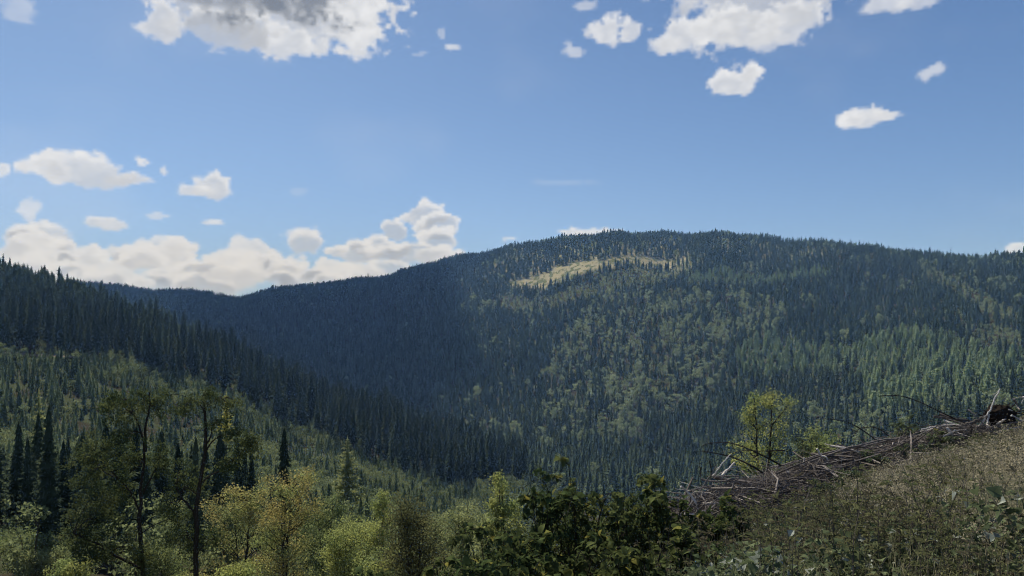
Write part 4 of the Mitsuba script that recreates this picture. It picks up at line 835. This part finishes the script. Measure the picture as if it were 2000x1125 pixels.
for q, (x, y, top, half, leaf, n, stems, name, label, cat) in enumerate([
    (-12.0, 40, -7.1, 1.75, 'orange', 11000, 3, 'young_tree', 'young tree with orange-tinged leaves and several stems, right of the thinner alder', 'tree'),
    (-15.1, 43, -8.6, 1.75, 'orange', 9000, 3, 'young_tree_001', 'browner young tree close behind the right side of the thinner alder trunk', 'tree'),
    (-10.7, 44, -9.4, 1.45, 'green', 8000, 2, 'young_tree_002', 'green young tree with two thin stems, right of the orange-tinged tree', 'tree'),
    (-7.6, 45, -8.6, 1.15, 'yellow', 7000, 1, 'young_tree_003', 'slender yellow-green young tree standing alone above the olive bush', 'tree'),
    (-10.1, 50, -12.2, 1.9, 'yellow', 9000, 4, 'leafy_bush', 'broad bright yellow-green bush between the two slender young trees', 'bush'),
    (-13.5, 50, -12.0, 1.6, 'green', 7000, 3, 'leafy_bush_001', 'green bush behind the orange-tinged tree', 'bush'),
    (-3.8, 30, -6.0, 1.4, 'olive', 9000, 7, 'leafy_bush_002', 'dark olive-brown upright bush at the bottom left of centre', 'bush'),
    (-2.7, 42, -9.1, 1.45, 'pale', 8000, 4, 'leafy_bush_003', 'pale green bush just right of the olive-brown bush', 'bush'),
    (-4.5, 46, -10.4, 1.3, 'pale', 7000, 3, 'leafy_bush_004', 'pale bush peeping over the top of the olive-brown bush', 'bush'),
    (-0.2, 33, -5.4, 0.9, 'gold', 8000, 2, 'young_tree_004', 'golden yellow young tree at the foot of the dark stand, bottom centre', 'tree'),
    (12.2, 37, -2.2, 1.25, 'gold', 6500, 2, 'young_tree_005', 'golden green young tree standing behind the brash heap on the right', 'tree'),
    (-23.1, 40, -11.7, 1.0, 'gold', 5000, 3, 'leafy_bush_005', 'bright yellow low bush at the bottom edge far left', 'bush'),
    (-30.4, 48, -12.6, 2.0, 'green', 8000, 4, 'leafy_bush_006', 'green bush under the dark spruces at the left edge', 'bush'),
    (-20.8, 55, -12.8, 1.9, 'pale', 8000, 3, 'leafy_bush_007', 'pale green bush seen between the two alder trunks', 'bush'),
    (-1.3, 38, -8.6, 1.05, 'pale', 6000, 3, 'leafy_bush_008', 'pale leafy bush left of the golden young tree at bottom centre', 'bush'),
    (-19.9, 44, -12.2, 1.5, 'green', 7000, 4, 'leafy_bush_009', 'green bush low between the foot of the two alders', 'bush'),
    (12.1, 30, -3.4, 1.0, 'green', 6000, 5, 'leafy_bush_010', 'green bush at the foot of the golden green tree behind the brash', 'bush'),
    (-6.3, 38, -10.6, 1.3, 'yellow', 6000, 4, 'leafy_bush_011', 'low yellow-green bush at the bottom edge left of the olive-brown bush', 'bush'),
    (-16.5, 39, -12.2, 1.2, 'orange', 5000, 3, 'leafy_bush_012', 'low brownish bush at the bottom edge beside the thinner alder trunk', 'bush'),
    (-26.5, 44, -12.4, 1.4, 'pale', 6000, 4, 'leafy_bush_013', 'pale bush at the bottom edge left of the broad alder', 'bush'),
    (-9.0, 41, -10.2, 1.3, 'yellow', 7000, 4, 'leafy_bush_014', 'yellow-green bush at the bottom edge below the slender young tree', 'bush'),
    (-5.0, 36, -9.6, 1.2, 'pale', 6000, 4, 'leafy_bush_015', 'pale bush close on the left of the olive-brown bush', 'bush'),
    (-13.2, 37, -11.0, 1.3, 'yellow', 6000, 4, 'leafy_bush_016', 'yellowish bush at the foot of the orange-tinged tree', 'bush'),
    (-22.5, 60, -15.0, 2.0, 'green', 7000, 3, 'leafy_bush_017', 'green bush high between the two alder crowns', 'bush'),
    (-27.5, 60, -14.2, 2.2, 'green', 7000, 3, 'leafy_bush_018', 'mid-green bush behind the left half of the broad alder', 'bush'),
    (-34.0, 62, -15.0, 2.2, 'pale', 7000, 4, 'leafy_bush_019', 'pale bush between the dark spruces and the broad alder', 'bush'),
]):
    bushy(name, x, y, top, half, leaf + '_leaf', label, cat, stems, 100 + q, n)

# ------------------------------------------------------------------ conifers that stand out one by one
g = np.random.default_rng(41)


def single(key, x, y, top, width, leaf, label, cat, **kw):
    z = float(height(x, y)) - 0.2
    c, t = conifer(top - z, width, kw.pop('levels', 34), kw.pop('per', 8), 2, g, **kw)
    off = np.array([x, y, z])
    scene[f'{key}__crown'] = mikit.ply((c[0] + off, c[1]), leaf)
    scene[f'{key}__trunk'] = mikit.ply((t[0] + off, t[1]), 'spruce_bark')
    tell(key, label, cat)


WORDS = ('at the left edge, tallest of the six', 'second from the left edge', 'third from the left edge', 'fourth from the left edge', 'fifth from the left edge, beside the broad alder', 'rightmost of the six, mostly behind the broad alder')
for q, (x, y, top) in enumerate([(-44, 64, -7.6), (-43.5, 70, -9.6), (-40, 66, -10.2), (-40.5, 72, -11.6), (-38, 69, -12.6), (-42, 77, -14.0)]):
    single('dark_spruce' if q == 0 else f'dark_spruce_{q:03d}', x, y, top + EYE, 2.3, 'spruce_needles', f'dark spruce low on the left, {WORDS[q]}', 'spruce', base=0.22, gap=0.05, skirts=16, pts=10)
single('pine_tree', -59, 95, -10.4 + EYE, 2.4, 'pale_needles', 'pale open-branched conifer rising above the dark spruces near the left edge', 'conifer', base=.3, levels=30, per=8, skirts=16, fill=.25, droop=.05, gap=.15)
single('golden_larch', -37.5, 100, -11.4 + EYE, 2.0, 'gold_needles', 'bright yellow-green young larch with tiered branches beside the thinner alder top', 'larch', base=.62, levels=18, per=8, skirts=8, fill=.3, droop=.02, gap=.1, power=.55)
single('pale_spruce', -30.2, 140, -24.0 + EYE, 4.2, 'pale_needles', 'pale sunlit conifer with long level boughs standing out of the regrowth left of centre', 'spruce', base=.25, levels=34, per=8, skirts=16, fill=.3, droop=.04, gap=.1)
single('lone_spruce', 78.5, 1268, float(height(78.5, 1268)) + 21, 3.6, 'spruce_needles', 'single dark spruce left standing in the straw-coloured clearing', 'spruce', base=.08, levels=20)
x, y = 639, 1104
s = Soup(); limb(s, [[x, y, float(height(x, y))], [x, y + .3, float(height(x, y)) + 14], [x + .3, y, float(height(x, y)) + 26]], [.5, .4, .28], 5)
scene['dead_snag'] = mikit.ply(s.mesh(), 'grey_wood'); tell('dead_snag', 'bare grey dead trunk sticking up from the skyline near the right edge', 'dead tree')

# ------------------------------------------------------------------ brash: every branch that can be picked out, then the tangle under them
g = np.random.default_rng(51)
for q, (pts, r, tone, say) in enumerate(BRASH):
    n = 5 + 3 * len(pts)
    p = path(pts, n) + g.normal(0, r * .3, (n, 3))
    s = Soup()
    limb(s, p, np.linspace(r * 1.15, r * .7, n) * g.uniform(.88, 1.14, n), 8)
    for b in range(int(g.integers(0, 4))):
        c = p[int(g.integers(2, n - 1))]
        d = g.normal(0, 1, 3) * [1, 1, .6]; d /= np.linalg.norm(d)
        limb(s, path([c, c + d * r * 4 + [0, 0, r], c + d * r * g.uniform(6, 14)], 4), np.linspace(r * .4, r * .12, 4), 5)
    key = 'dead_branch' if q == 0 else f'dead_branch_{q:03d}'
    scene[key] = mikit.ply(s.mesh(), WOOD[tone], smooth=50)
    tell(key, say, 'branch')
for q, (pts, r, say) in enumerate(CANES):
    s = Soup(); p = path(pts, 16)
    limb(s, p, np.linspace(r * .5, r * 1.3, 16), 6)
    for b in range(5):
        c = p[int(g.integers(2, 14))]
        limb(s, [c, c + g.normal(0, 1, 3) * [.16, .1, .12]], [r * .5, r * .2], 4)
    key = 'bramble_cane' if q == 0 else f'bramble_cane_{q:03d}'
    scene[key] = mikit.ply(s.mesh(), 'dark_bark', smooth=50); tell(key, say, 'cane')

crest = path(BRASH_CREST, 240)
foot = [height(np.full(9, crest[k][0]), crest[k][1] + np.linspace(-2.4, 1.8, 9)) for k in range(240)]


def mound(k, v):
    """Top of the banked brash at V metres behind (or, negative, before) its crest."""
    gnd = float(np.interp(v, np.linspace(-2.4, 1.8, 9), foot[k]))
    return gnd + max(.06, crest[k][2] - gnd - .12) * math.exp(-(v / (1.15 if v < 0 else .8)) ** 2)


heaps = [Soup(), Soup(), Soup()]
for q in range(6500):
    k = int(g.integers(0, 240))
    v = g.normal(-.45, .75)
    if not -2.1 < v < 1.2:
        continue
    t = crest[min(239, k + 3)] - crest[max(0, k - 3)]
    a = math.atan2(t[1], t[0]) + g.normal(0, .72)
    L = g.uniform(.3, 1.4) if q % 3 else g.uniform(1.0, 2.8)
    slope = t[2] / max(1e-6, math.hypot(t[0], t[1])) * math.cos(a - math.atan2(t[1], t[0]))
    tilt = math.atan(slope) + g.normal(.03, .2)
    d = np.array([math.cos(a) * math.cos(tilt), math.sin(a) * math.cos(tilt), math.sin(tilt)])
    r = g.uniform(.003, .011) if q % 8 else g.uniform(.014, .034)
    if q % 71 == 0:
        r, L = g.uniform(.035, .055), g.uniform(1.5, 3.2)
    c = np.array([crest[k][0], crest[k][1] + v, mound(k, v) + abs(g.normal(0, .09)) + .02])
    c += np.array([g.normal(0, .05), 0, 0])
    bend = g.normal(0, .075, 3) * L
    limb(heaps[0 if q % 20 < 10 else (1 if q % 20 < 19 else 2)], [c - d * L / 2, c + bend, c + d * L / 2], [r, r * .85, r * .5], 4, False)
for q in range(170):                                            # twigs and sticks that poke out of the heap
    k = int(g.integers(0, 240)); v = g.normal(-.3, .5)
    c = np.array([crest[k][0], crest[k][1] + v, mound(k, v)])
    a, tilt, L = g.uniform(0, 6.28), g.uniform(.35, 1.25), g.uniform(.25, .95)
    d = np.array([math.cos(a) * math.cos(tilt), math.sin(a) * math.cos(tilt) * .6, math.sin(tilt)])
    r = g.uniform(.004, .012)
    s = heaps[int(g.choice(3, p=[.45, .42, .13]))]
    p = path([c, c + d * L * .5 + g.normal(0, .06, 3), c + d * L + g.normal(0, .09, 3)], 6)
    limb(s, p, np.linspace(r, r * .4, 6), 4, False)
    limb(s, [p[3], p[3] + d * L * .3 + g.normal(0, .1, 3)], [r * .6, r * .25], 4, False)
for name, s, mt in zip(('brown_sticks', 'grey_sticks', 'pale_sticks'), heaps, WOOD):
    scene[f'brash_heap__{name}'] = mikit.ply(s.mesh(), mt)
    labels[f'brash_heap__{name}'] = {'kind': 'stuff'}
labels['brash_heap'] = {'label': 'long tangled heap of brown and grey logging brash along the edge of the knoll', 'category': 'brash', 'kind': 'stuff'}
# banked litter under the sticks
gr = np.array([[crest[k] * [1, 1, 0] + [0, v, mound(k, v) - .03 + .03 * g.normal() - (.25 if v in (-2.3, 1.7) else 0)] for v in (-2.3, -1.7, -1.2, -.8, -.4, 0, .4, .9, 1.7)] for k in range(0, 240, 3)])
a_, b_ = gr.shape[:2]
ii, jj = np.meshgrid(np.arange(a_ - 1), np.arange(b_ - 1), indexing='ij'); k = (ii * b_ + jj).ravel()
q4 = np.stack([k, k + b_, k + b_ + 1, k + 1], -1)
scene['brash_heap__litter'] = mikit.ply((gr.reshape(-1, 3), np.vstack([q4[:, [0, 1, 2]], q4[:, [0, 2, 3]]])), 'litter', smooth=True)

# the uprooted stump at the right end
c = np.array([15.95, 24.9, EYE - 3.55])
m = trimesh.creation.icosphere(4, 1.0)
v = m.vertices * (0.7 + .6 * meshkit.fbm(m.vertices * 2.3 + 4, 4))[:, None] * [.50, .3, .34]
scene['uprooted_stump__root_plate'] = mikit.ply((v + c, m.faces), 'dark_soil', smooth=True)
for q in range(16):
    a = g.uniform(0, 6.28); e = np.array([math.cos(a) * .5, g.normal(-.1, .15), math.sin(a) * .34])
    s = Soup(); limb(s, path([c + e * .4, c + e * .9 + g.normal(0, .04, 3), c + e * g.uniform(1.15, 1.6) + g.normal(0, .08, 3)], 7), np.linspace(.035, .008, 7), 6)
    scene['uprooted_stump__root' + (f'_{q:03d}' if q else '')] = mikit.ply(s.mesh(), 'dark_bark', smooth=50)
tell('uprooted_stump', 'uprooted stump with a black earthy root plate at the right end of the brash', 'stump')


# ------------------------------------------------------------------ hazel, bramble, grass and weeds of the knoll
def leafy_shrub(key, x, y, top, spread, label, cat, seed, stems=9, per=70, size=.075, leaf='hazel_leaf', single_leaves=0):
    g = np.random.default_rng(seed)
    z = float(height(x, y)) - .05
    h = top - z
    P, D, U, wood_ = [], [], [], Soup()
    for q in range(stems):
        a = g.uniform(0, 6.28); w = spread * g.uniform(.25, 1)
        o = np.array([math.cos(a), math.sin(a), 0])
        hh = h * g.uniform(.62, 1.0)
        p = path([[x, y, z], np.array([x, y, z + hh * .6]) + o * w * .4, np.array([x, y, z + hh]) + o * w * .85, np.array([x, y, z + hh * .93]) + o * w * 1.2], 16)
        limb(wood_, p, np.linspace(.013, .004, 16), 5, False)
        for b in range(7):
            i0 = int(g.integers(4, 15)); c = p[i0]
            d = g.normal(0, 1, 3) * [1, 1, .35]; d /= np.linalg.norm(d)
            L = g.uniform(.18, .45) * spread ** .5
            tw = path([c, c + d * L * .5 + [0, 0, .05], c + d * L + [0, 0, -.02]], 6)
            limb(wood_, tw, np.linspace(.005, .002, 6), 4, False)
            n = per // 7
            t = g.uniform(.1, 1, n); pos = tw[(t * 5).astype(int)] + g.normal(0, .02, (n, 3))
            P.append(pos)
            dd = d * .6 + g.normal(0, .75, (n, 3)); dd[:, 2] -= .35
            D.append(dd); uu = g.normal(0, .38, (n, 3)); uu[:, 2] += 1; U.append(uu)
    P, D, U = np.vstack(P), np.vstack(D), np.vstack(U)
    scene[f'{key}__stems'] = mikit.ply(wood_.mesh(), 'dark_bark')
    sz = size * g.uniform(.6, 1.35, len(P))
    top_ = np.argsort(-P[:, 2] + .05 * P[:, 1] + g.normal(0, .12, len(P)))[:single_leaves]
    rest = np.setdiff1d(np.arange(len(P)), top_)
    yell = g.random(len(rest)) < .04
    for nm, mt, w in (('foliage', leaf, ~yell), ('yellowed_foliage', 'yellowing_leaf', yell)):
        if w.any():
            scene[f'{key}__{nm}'] = mikit.ply(leaves(P[rest[w]], D[rest[w]], U[rest[w]], sz[rest[w]]), mt)
            labels[f'{key}__{nm}'] = {'kind': 'stuff'}
    for q, i in enumerate(top_):
        d = D[i] / np.linalg.norm(D[i]); sd = np.cross(d, U[i]); sd /= np.linalg.norm(sd); u = np.cross(sd, d)
        M = np.eye(4); M[:3, 0], M[:3, 1], M[:3, 2], M[:3, 3] = d * sz[i] * 1.2, sd * sz[i] * 1.2, u * sz[i] * 1.2, P[i]
        scene[f'{key}__leaf' + (f'_{q:03d}' if q else '')] = {**LEAF[int(g.integers(3))], 'to_world': T(M.tolist()), 'bsdf': ref('yellowing_leaf' if g.random() < .07 else leaf)}
    tell(key, label, cat)


LEAF = []
for q in range(3):
    xs = np.array([0, .18, .42, .68, .88, 1.0]); ws = np.array([0, .26, .37, .28, .11, 0]) * (1 + .1 * q)
    zs = -.25 * (xs - .35) ** 2 * (1 + q * .5)
    v = [[a, sg * b, c + (.22 * b if sg else 0)] for a, b, c in zip(xs, ws, zs) for sg in (-1, 0, 1)]
    f = []
    for i in range(5):
        for e in (0, 1):
            k = i * 3 + e
            f += [[k, k + 1, k + 4], [k, k + 4, k + 3]]
    LEAF.append(mikit.ply((np.array(v), np.array(f)), 'hazel_leaf', smooth=True))

for q, (x, y, top, spread, say, single_) in enumerate([
    (1.05, 11.6, -2.35, .8, 'tallest hazel bush with a leafy spray on top, bottom centre', 60),
    (1.75, 11.4, -2.42, .7, 'dark hazel bush right of the tallest one with big shiny top leaves', 60),
    (0.45, 11.2, -2.55, .62, 'dark hazel bush just left of the tallest one', 50),
    (2.35, 12.0, -2.75, .6, 'thin hazel bush leaning right towards the brash heap', 50),
    (0.6, 9.2, -2.75, .75, 'low dark hazel bush in front of the tallest one', 50),
    (1.5, 8.8, -2.65, .75, 'low hazel bush in the middle of the front row, right of centre', 50),
    (-0.2, 10.8, -3.15, .7, 'low leafy bush left of the dark hazels', 40),
    (-0.9, 10.5, -3.45, .7, 'leafy bush at the bottom edge just left of centre', 40),
    (2.6, 9.6, -2.85, .75, 'bushy hazel in front of the left tip of the brash heap', 50),
    (-1.6, 10.0, -3.5, .7, 'small leafy bush at the bottom edge under the olive-brown bush', 30),
    (3.2, 11.6, -3.0, .55, 'small hazel bush below the bow-shaped branch', 30),
    (0.1, 8.0, -2.75, .6, 'dark low bush at the bottom edge in the centre', 30),
    (0.19, 14.0, -3.63, 0.80, 'leafy bush behind the left end of the dark hazels, right of the golden young tree', 0),
    (0.86, 16.0, -3.94, 0.90, 'leafy bush standing behind the tallest hazel bush', 0),
    (1.60, 17.0, -4.07, 0.90, 'leafy bush behind and just right of the tallest hazel bush', 0),
    (2.43, 18.0, -4.43, 0.90, 'leafy bush behind the big shiny-leaved hazel', 0),
    (2.98, 17.0, -4.30, 0.90, 'leafy bush left of the left tip of the brash heap', 0),
    (3.14, 15.5, -4.23, 0.80, 'leafy bush touching the left tip of the brash heap', 0),
    (-0.40, 15.0, -4.50, 0.80, 'low leafy bush below the golden young tree', 0),
    (0.93, 12.5, -3.50, 0.90, 'dense low bush in the middle of the dark hazels', 0),
    (1.67, 13.0, -3.55, 0.90, 'dense bush right in the middle of the hazels below their shiny leaves', 0),
    (2.37, 13.5, -3.91, 0.90, 'dense low bush below the left tip of the brash heap', 0),
    (2.98, 13.0, -3.86, 0.90, 'low leafy bush just below the bow-shaped branch', 0),
    (0.32, 12.0, -3.68, 0.90, 'dense low bush under the left hazels', 0),
    (3.78, 14.0, -4.06, 0.70, 'leafy raspberry bush in front of the left brash heap', 0),
    (5.02, 15.5, -4.18, 0.60, 'raspberry bush in front of the brash, left of the red-brown branch', 0),
]):
    leafy_shrub('hazel_bush' if q == 0 else f'hazel_bush_{q:03d}', x, y, top + EYE, spread, say, 'bush', 200 + q, 11, 126, .092 if q < 6 else .082, single_leaves=single_)
for q, (x, y, top, spread, say) in enumerate([
    (13.6, 24.0, -4.0, .75, 'leafy bramble mound in front of the pinkish broken stump'),
    (12.6, 23.8, -4.25, .75, 'leafy bramble mound left of the pinkish broken stump'),
    (11.2, 23.6, -4.5, .6, 'small bramble bush in front of the middle brash'),
    (14.8, 23.6, -4.0, .6, 'low bramble bush under the thick brown log'),
    (13.1, 25.2, -3.55, .5, 'green shrub with pale flower heads behind the bramble mound'),
    (9.6, 25.5, -4.1, .8, 'dark leafy bush just behind the middle of the brash line'),
    (17.0, 25.6, -3.4, .6, 'green bush at the right edge beside the uprooted stump'),
    (8.2, 17.5, -4.4, .6, 'leafy bush standing in weeds in front of the brash line'),
    (10.0, 22.2, -4.75, .7, 'bramble bush growing up the front of the brash where the red-brown branch ends'),
    (14.2, 23.2, -4.35, .7, 'bramble bush right of the pinkish broken stump'),
    (15.6, 23.4, -4.1, .6, 'bramble bush below the uprooted stump'),
    (8.6, 21.2, -5.0, .5, 'small bramble bush at the foot of the middle brash'),
]):
    leafy_shrub('bramble_bush' if q == 0 else f'bramble_bush_{q:03d}', x, y, top + EYE, spread, say, 'bush', 300 + q, 14, 98, .085, 'bramble_leaf')

g = np.random.default_rng(61)


def blades(n, spread, h0, h1, w, g, bend=.45, seed_heads=False):
    s = Soup()
    a, r = g.uniform(0, 6.28, n), spread * np.sqrt(g.random(n))
    base = np.stack([np.cos(a) * r, np.sin(a) * r, -.05 + 0 * a], 1)
    L = g.uniform(h0, h1, n); b = g.uniform(0, 6.28, n)
    o = np.stack([np.cos(b), np.sin(b), 0 * b], 1); sd = np.stack([-np.sin(b), np.cos(b), 0 * b], 1)
    k = (bend * g.uniform(.2, 1.3, n) * L)[:, None]
    up = np.array([0, 0, 1.0]) * L[:, None]
    mid, tip = base + up * .6 + o * k * .35, base + up * (1 - .1 * g.random(n))[:, None] + o * k
    W = sd * w
    v = np.stack([base - W, base + W, mid + W * .8, mid - W * .8, tip], 1).reshape(-1, 3)
    i = np.arange(n)[:, None] * 5
    s.add(v, np.vstack([i + [0, 1, 2], i + [0, 2, 3], i + [3, 2, 4]]))
    return s, tip


scene_models = {'grass': [], 'heads': [], 'weed': []}
for q in range(6):
    s, tip = blades(80, .3, .28, .72, .0035, g)
    scene[f'grass_model_{q}'] = {'type': 'shapegroup', 'tuft': mikit.ply(s.mesh(), 'grass_blade')}
    s, tip = blades(30, .3, .5, .95, .0022, g, .25)
    d = np.repeat(tip, 9, 0) + g.normal(0, .022, (30 * 9, 3)) * [1, 1, 2.4] - [0, 0, .03]
    s.add(*diamonds(d, .012, g, 0))
    scene[f'seed_model_{q}'] = {'type': 'shapegroup', 'tuft': mikit.ply(s.mesh(), 'seed_grass')}
    P, D, U, w_ = [], [], [], Soup()
    for c in range(9):
        a = g.uniform(0, 6.28); o = np.array([math.cos(a), math.sin(a), 0]); hh = g.uniform(.22, .55)
        p = path([[o[0] * .1, o[1] * .1, -.1], o * .2 + [0, 0, hh * .7], o * g.uniform(.3, .55) + [0, 0, hh]], 12)
        n = 30
        t = g.uniform(.25, 1, n); P.append(p[(t * 11).astype(int)] + g.normal(0, .035, (n, 3)))
        dd = o * .5 + g.normal(0, .8, (n, 3)); dd[:, 2] -= .2; D.append(dd)
        uu = g.normal(0, .4, (n, 3)); uu[:, 2] += 1; U.append(uu)
    P, D, U = np.vstack(P), np.vstack(D), np.vstack(U)
    sz, lite = .07 * g.uniform(.45, 1.35, len(P)), g.random(len(P)) < .14
    scene[f'weed_model_{q}'] = {'type': 'shapegroup', 'leaf': mikit.ply(leaves(P[~lite], D[~lite], U[~lite], sz[~lite]), 'bramble_leaf'), 'pale_leaf': mikit.ply(leaves(P[lite], D[lite], U[lite], sz[lite]), 'pale_underside')}
    n = 16
    P, D, U = [], [], []
    st = Soup()
    for c in range(n):
        a = g.uniform(0, 6.28); rr = .4 * math.sqrt(g.random()); hh = g.uniform(.45, .95); b = g.uniform(0, 6.28)
        p = path([[math.cos(a) * rr, math.sin(a) * rr, -.1], [math.cos(a) * rr, math.sin(a) * rr, hh * .6], [math.cos(a) * rr + .12 * math.cos(b), math.sin(a) * rr + .12 * math.sin(b), hh]], 10)
        limb(st, p, np.linspace(.0035, .0015, 10), 3, False)
        m_ = 26
        t = g.uniform(.3, 1, m_); P.append(p[(t * 9).astype(int)])
        dd = g.normal(0, 1, (m_, 3)) * [1, 1, .3] + [0, 0, .25]; D.append(dd); uu = g.normal(0, .3, (m_, 3)); uu[:, 2] += 1; U.append(uu)
    P, D, U = np.vstack(P), np.vstack(D), np.vstack(U)
    scene[f'herb_model_{q}'] = {'type': 'shapegroup', 'stalk': mikit.ply(st.mesh(), 'brown_wood'), 'leaf': mikit.ply(leaves(P, D, U, .055 * g.uniform(.5, 1.3, len(P)), .14), 'herb_leaf' if q % 2 else 'dry_leaf')}

n = 26000
r, t = 2.2 + 27 * np.sqrt(g.random(n)), g.uniform(-.62, .95, n)
y = r / np.hypot(1, t); x = t * y
lim = np.interp(t, [-.7, -.3, 0, .2, .35, .5, .7, .95], [9, 10, 19, 19, 20.3, 23.0, 23.5, 23.6])   # the edge of the knoll, where the brash lies
zz = height(x, y)
grassy = np.clip((t - .36) / .16, 0, 1) * np.clip((y - 3.5) / 4, .35, 1) + .9 * (meshkit.fbm(np.stack([x / 1.8, y / 1.8, 0 * x], -1), 3, 6) - .5)
ok = y < lim
pick = g.random(n)
near_thin = np.clip((r - 1.5) / 6, .25, 1)
counts = dict(grass=0, heads=0, weed=0, herb=0)
clump = meshkit.fbm(np.stack([x / 1.1, y / 1.1, 0 * x + 5], -1), 3, 16)
for q in np.nonzero(ok & (pick < near_thin))[0]:
    u, gk = g.random(), grassy[q]
    if clump[q] > .60:
        kind = 'herb' if u < .17 else ('weed' if u < .26 else ('grass' if u < .5 else None))
    elif gk > .5:
        kind = 'grass' if u < .46 else ('heads' if u < .66 else ('weed' if u < .70 else ('herb' if u < .715 else None)))
    else:
        kind = 'grass' if u < .13 else ('weed' if u < .44 else ('heads' if u < .43 else ('herb' if u < .52 else None)))
    if kind in ('weed', 'herb') and r[q] < 4.5:
        kind = 'grass'
    if kind is None or counts[kind] > {'grass': 5200, 'heads': 1700, 'weed': 3600, 'herb': 1500}[kind]:
        continue
    counts[kind] += 1
    sc = g.uniform(.6, 1.25) * (1.0 if y[q] > 5 else .7) * (1 - .6 * float(np.clip((y[q] - lim[q] + 5) / 5, 0, 1)))
    key = {'grass': 'tall_grass', 'heads': 'seeding_grass', 'weed': 'bramble_cover', 'herb': 'tall_herbs'}[kind]
    mod = {'grass': 'grass', 'heads': 'seed', 'weed': 'weed', 'herb': 'herb'}[kind]
    scene[f'{key}__{counts[kind]:05d}'] = {'type': 'instance', 'to_world': T().translate([x[q], y[q], zz[q]]).rotate([0, 0, 1], g.uniform(0, 360)).scale([sc, sc, sc * g.uniform(.8, 1.1)]), 'group': ref(f'{mod}_model_{int(g.integers(6))}')}
labels['tall_herbs'] = {'label': 'half-dry narrow-leaved herbs standing in clumps among the grass of the knoll', 'category': 'weeds', 'kind': 'stuff'}
labels['tall_grass'] = {'label': 'tall brownish green grass covering the knoll on the right', 'category': 'grass', 'kind': 'stuff'}
labels['seeding_grass'] = {'label': 'dry straw-coloured seed heads standing above the tall grass', 'category': 'grass', 'kind': 'stuff'}
labels['bramble_cover'] = {'label': 'low leafy brambles and weeds covering the front of the knoll', 'category': 'weeds', 'kind': 'stuff'}


# ---- dry stalks
def stalk(key, x, y, h, spikes, label, seed, fat=.02, group=None):
    g = np.random.default_rng(seed)
    z = float(height(x, y)) - .05
    s, hd = Soup(), Soup()
    tops = []
    for q in range(spikes):
        o = g.normal(0, .07, 2) * (q > 0)
        b = .45 * h if q else 0
        p = path([[x, y, z + b], [x + o[0] * .6, y + o[1] * .6, z + b + (h - b) * .5], [x + o[0], y + o[1], z + h * (1 if q == 0 else g.uniform(.75, .98))]], 8)
        limb(s, p, np.linspace(.006, .002, 8), 5)
        n = 120
        k = g.uniform(.45 if q else .6, 1, n)
        hd.add(*diamonds(p[(k * 7).astype(int)] + g.normal(0, fat, (n, 3)) + [0, 0, .02], .014, g, 0))
    scene[f'{key}__stem'] = mikit.ply(s.mesh(), 'brown_wood')
    scene[f'{key}__seed_head'] = mikit.ply(hd.mesh(), 'brown_wood')
    tell(key, label, 'dry plant', group)


stalk('dock_stalk', 7.65, 13.8, 1.05, 6, 'dark brown dock stalk with seed spikes standing out of the grass', 1, .022)
for q in range(26):
    t = g.uniform(.33, .68) if q < 20 else g.uniform(.1, .33); y = g.uniform(7, 17); x = t * y
    stalk('weed_stalk' if q == 0 else f'weed_stalk_{q:03d}', x, y, g.uniform(.5, .95), int(g.integers(1, 5)), 'thin dry brown weed stalk standing in the tall grass of the knoll', 400 + q, .012, 'dry weed stalks in the grass')

# ---- the forest road cut into the left slope
b = np.linspace(-226, -186, 30)
yy = 338 + 4 * np.sin((b + 226) / 14)
zz = height(b, yy) + .35
v = np.vstack([np.stack([b, yy - 3.2, zz - .15], 1), np.stack([b, yy + 2.6, zz + .25], 1)])
k = np.arange(29)
scene['road_gravel'] = {'type': 'twosided', 'bsdf': {'type': 'diffuse', 'reflectance': tint([.34, .29, .24], [.24, .2, .16], 2.0, .5)}}
scene['forest_road'] = mikit.ply((v, np.vstack([np.stack([k, k + 1, k + 31], -1), np.stack([k, k + 31, k + 30], -1)])), 'road_gravel')
labels['forest_road'] = {'label': 'short stretch of pale forest road on the left slope below the old stand', 'kind': 'structure'}

# ------------------------------------------------------------------ air: thin haze over the valley
scene['air'] = {'type': 'homogeneous', 'albedo': rgb(0.95, 0.955, 0.96), 'sigma_t': rgb(0.33e-4, 0.62e-4, 1.2e-4)}
zmin, zmax = float(gv[:, 2].min()), float(gv[:, 2].max()) + 32
scene['haze'] = {'type': 'cube', 'to_world': T().translate([0, 0, (zmin - 1 + zmax) / 2]).scale([3650, 3650, (zmax - zmin + 1) / 2]), 'bsdf': {'type': 'null'}, 'interior': ref('air')}
labels['haze'] = {'label': 'thin bluish summer haze filling the valley', 'category': 'haze', 'kind': 'stuff'}
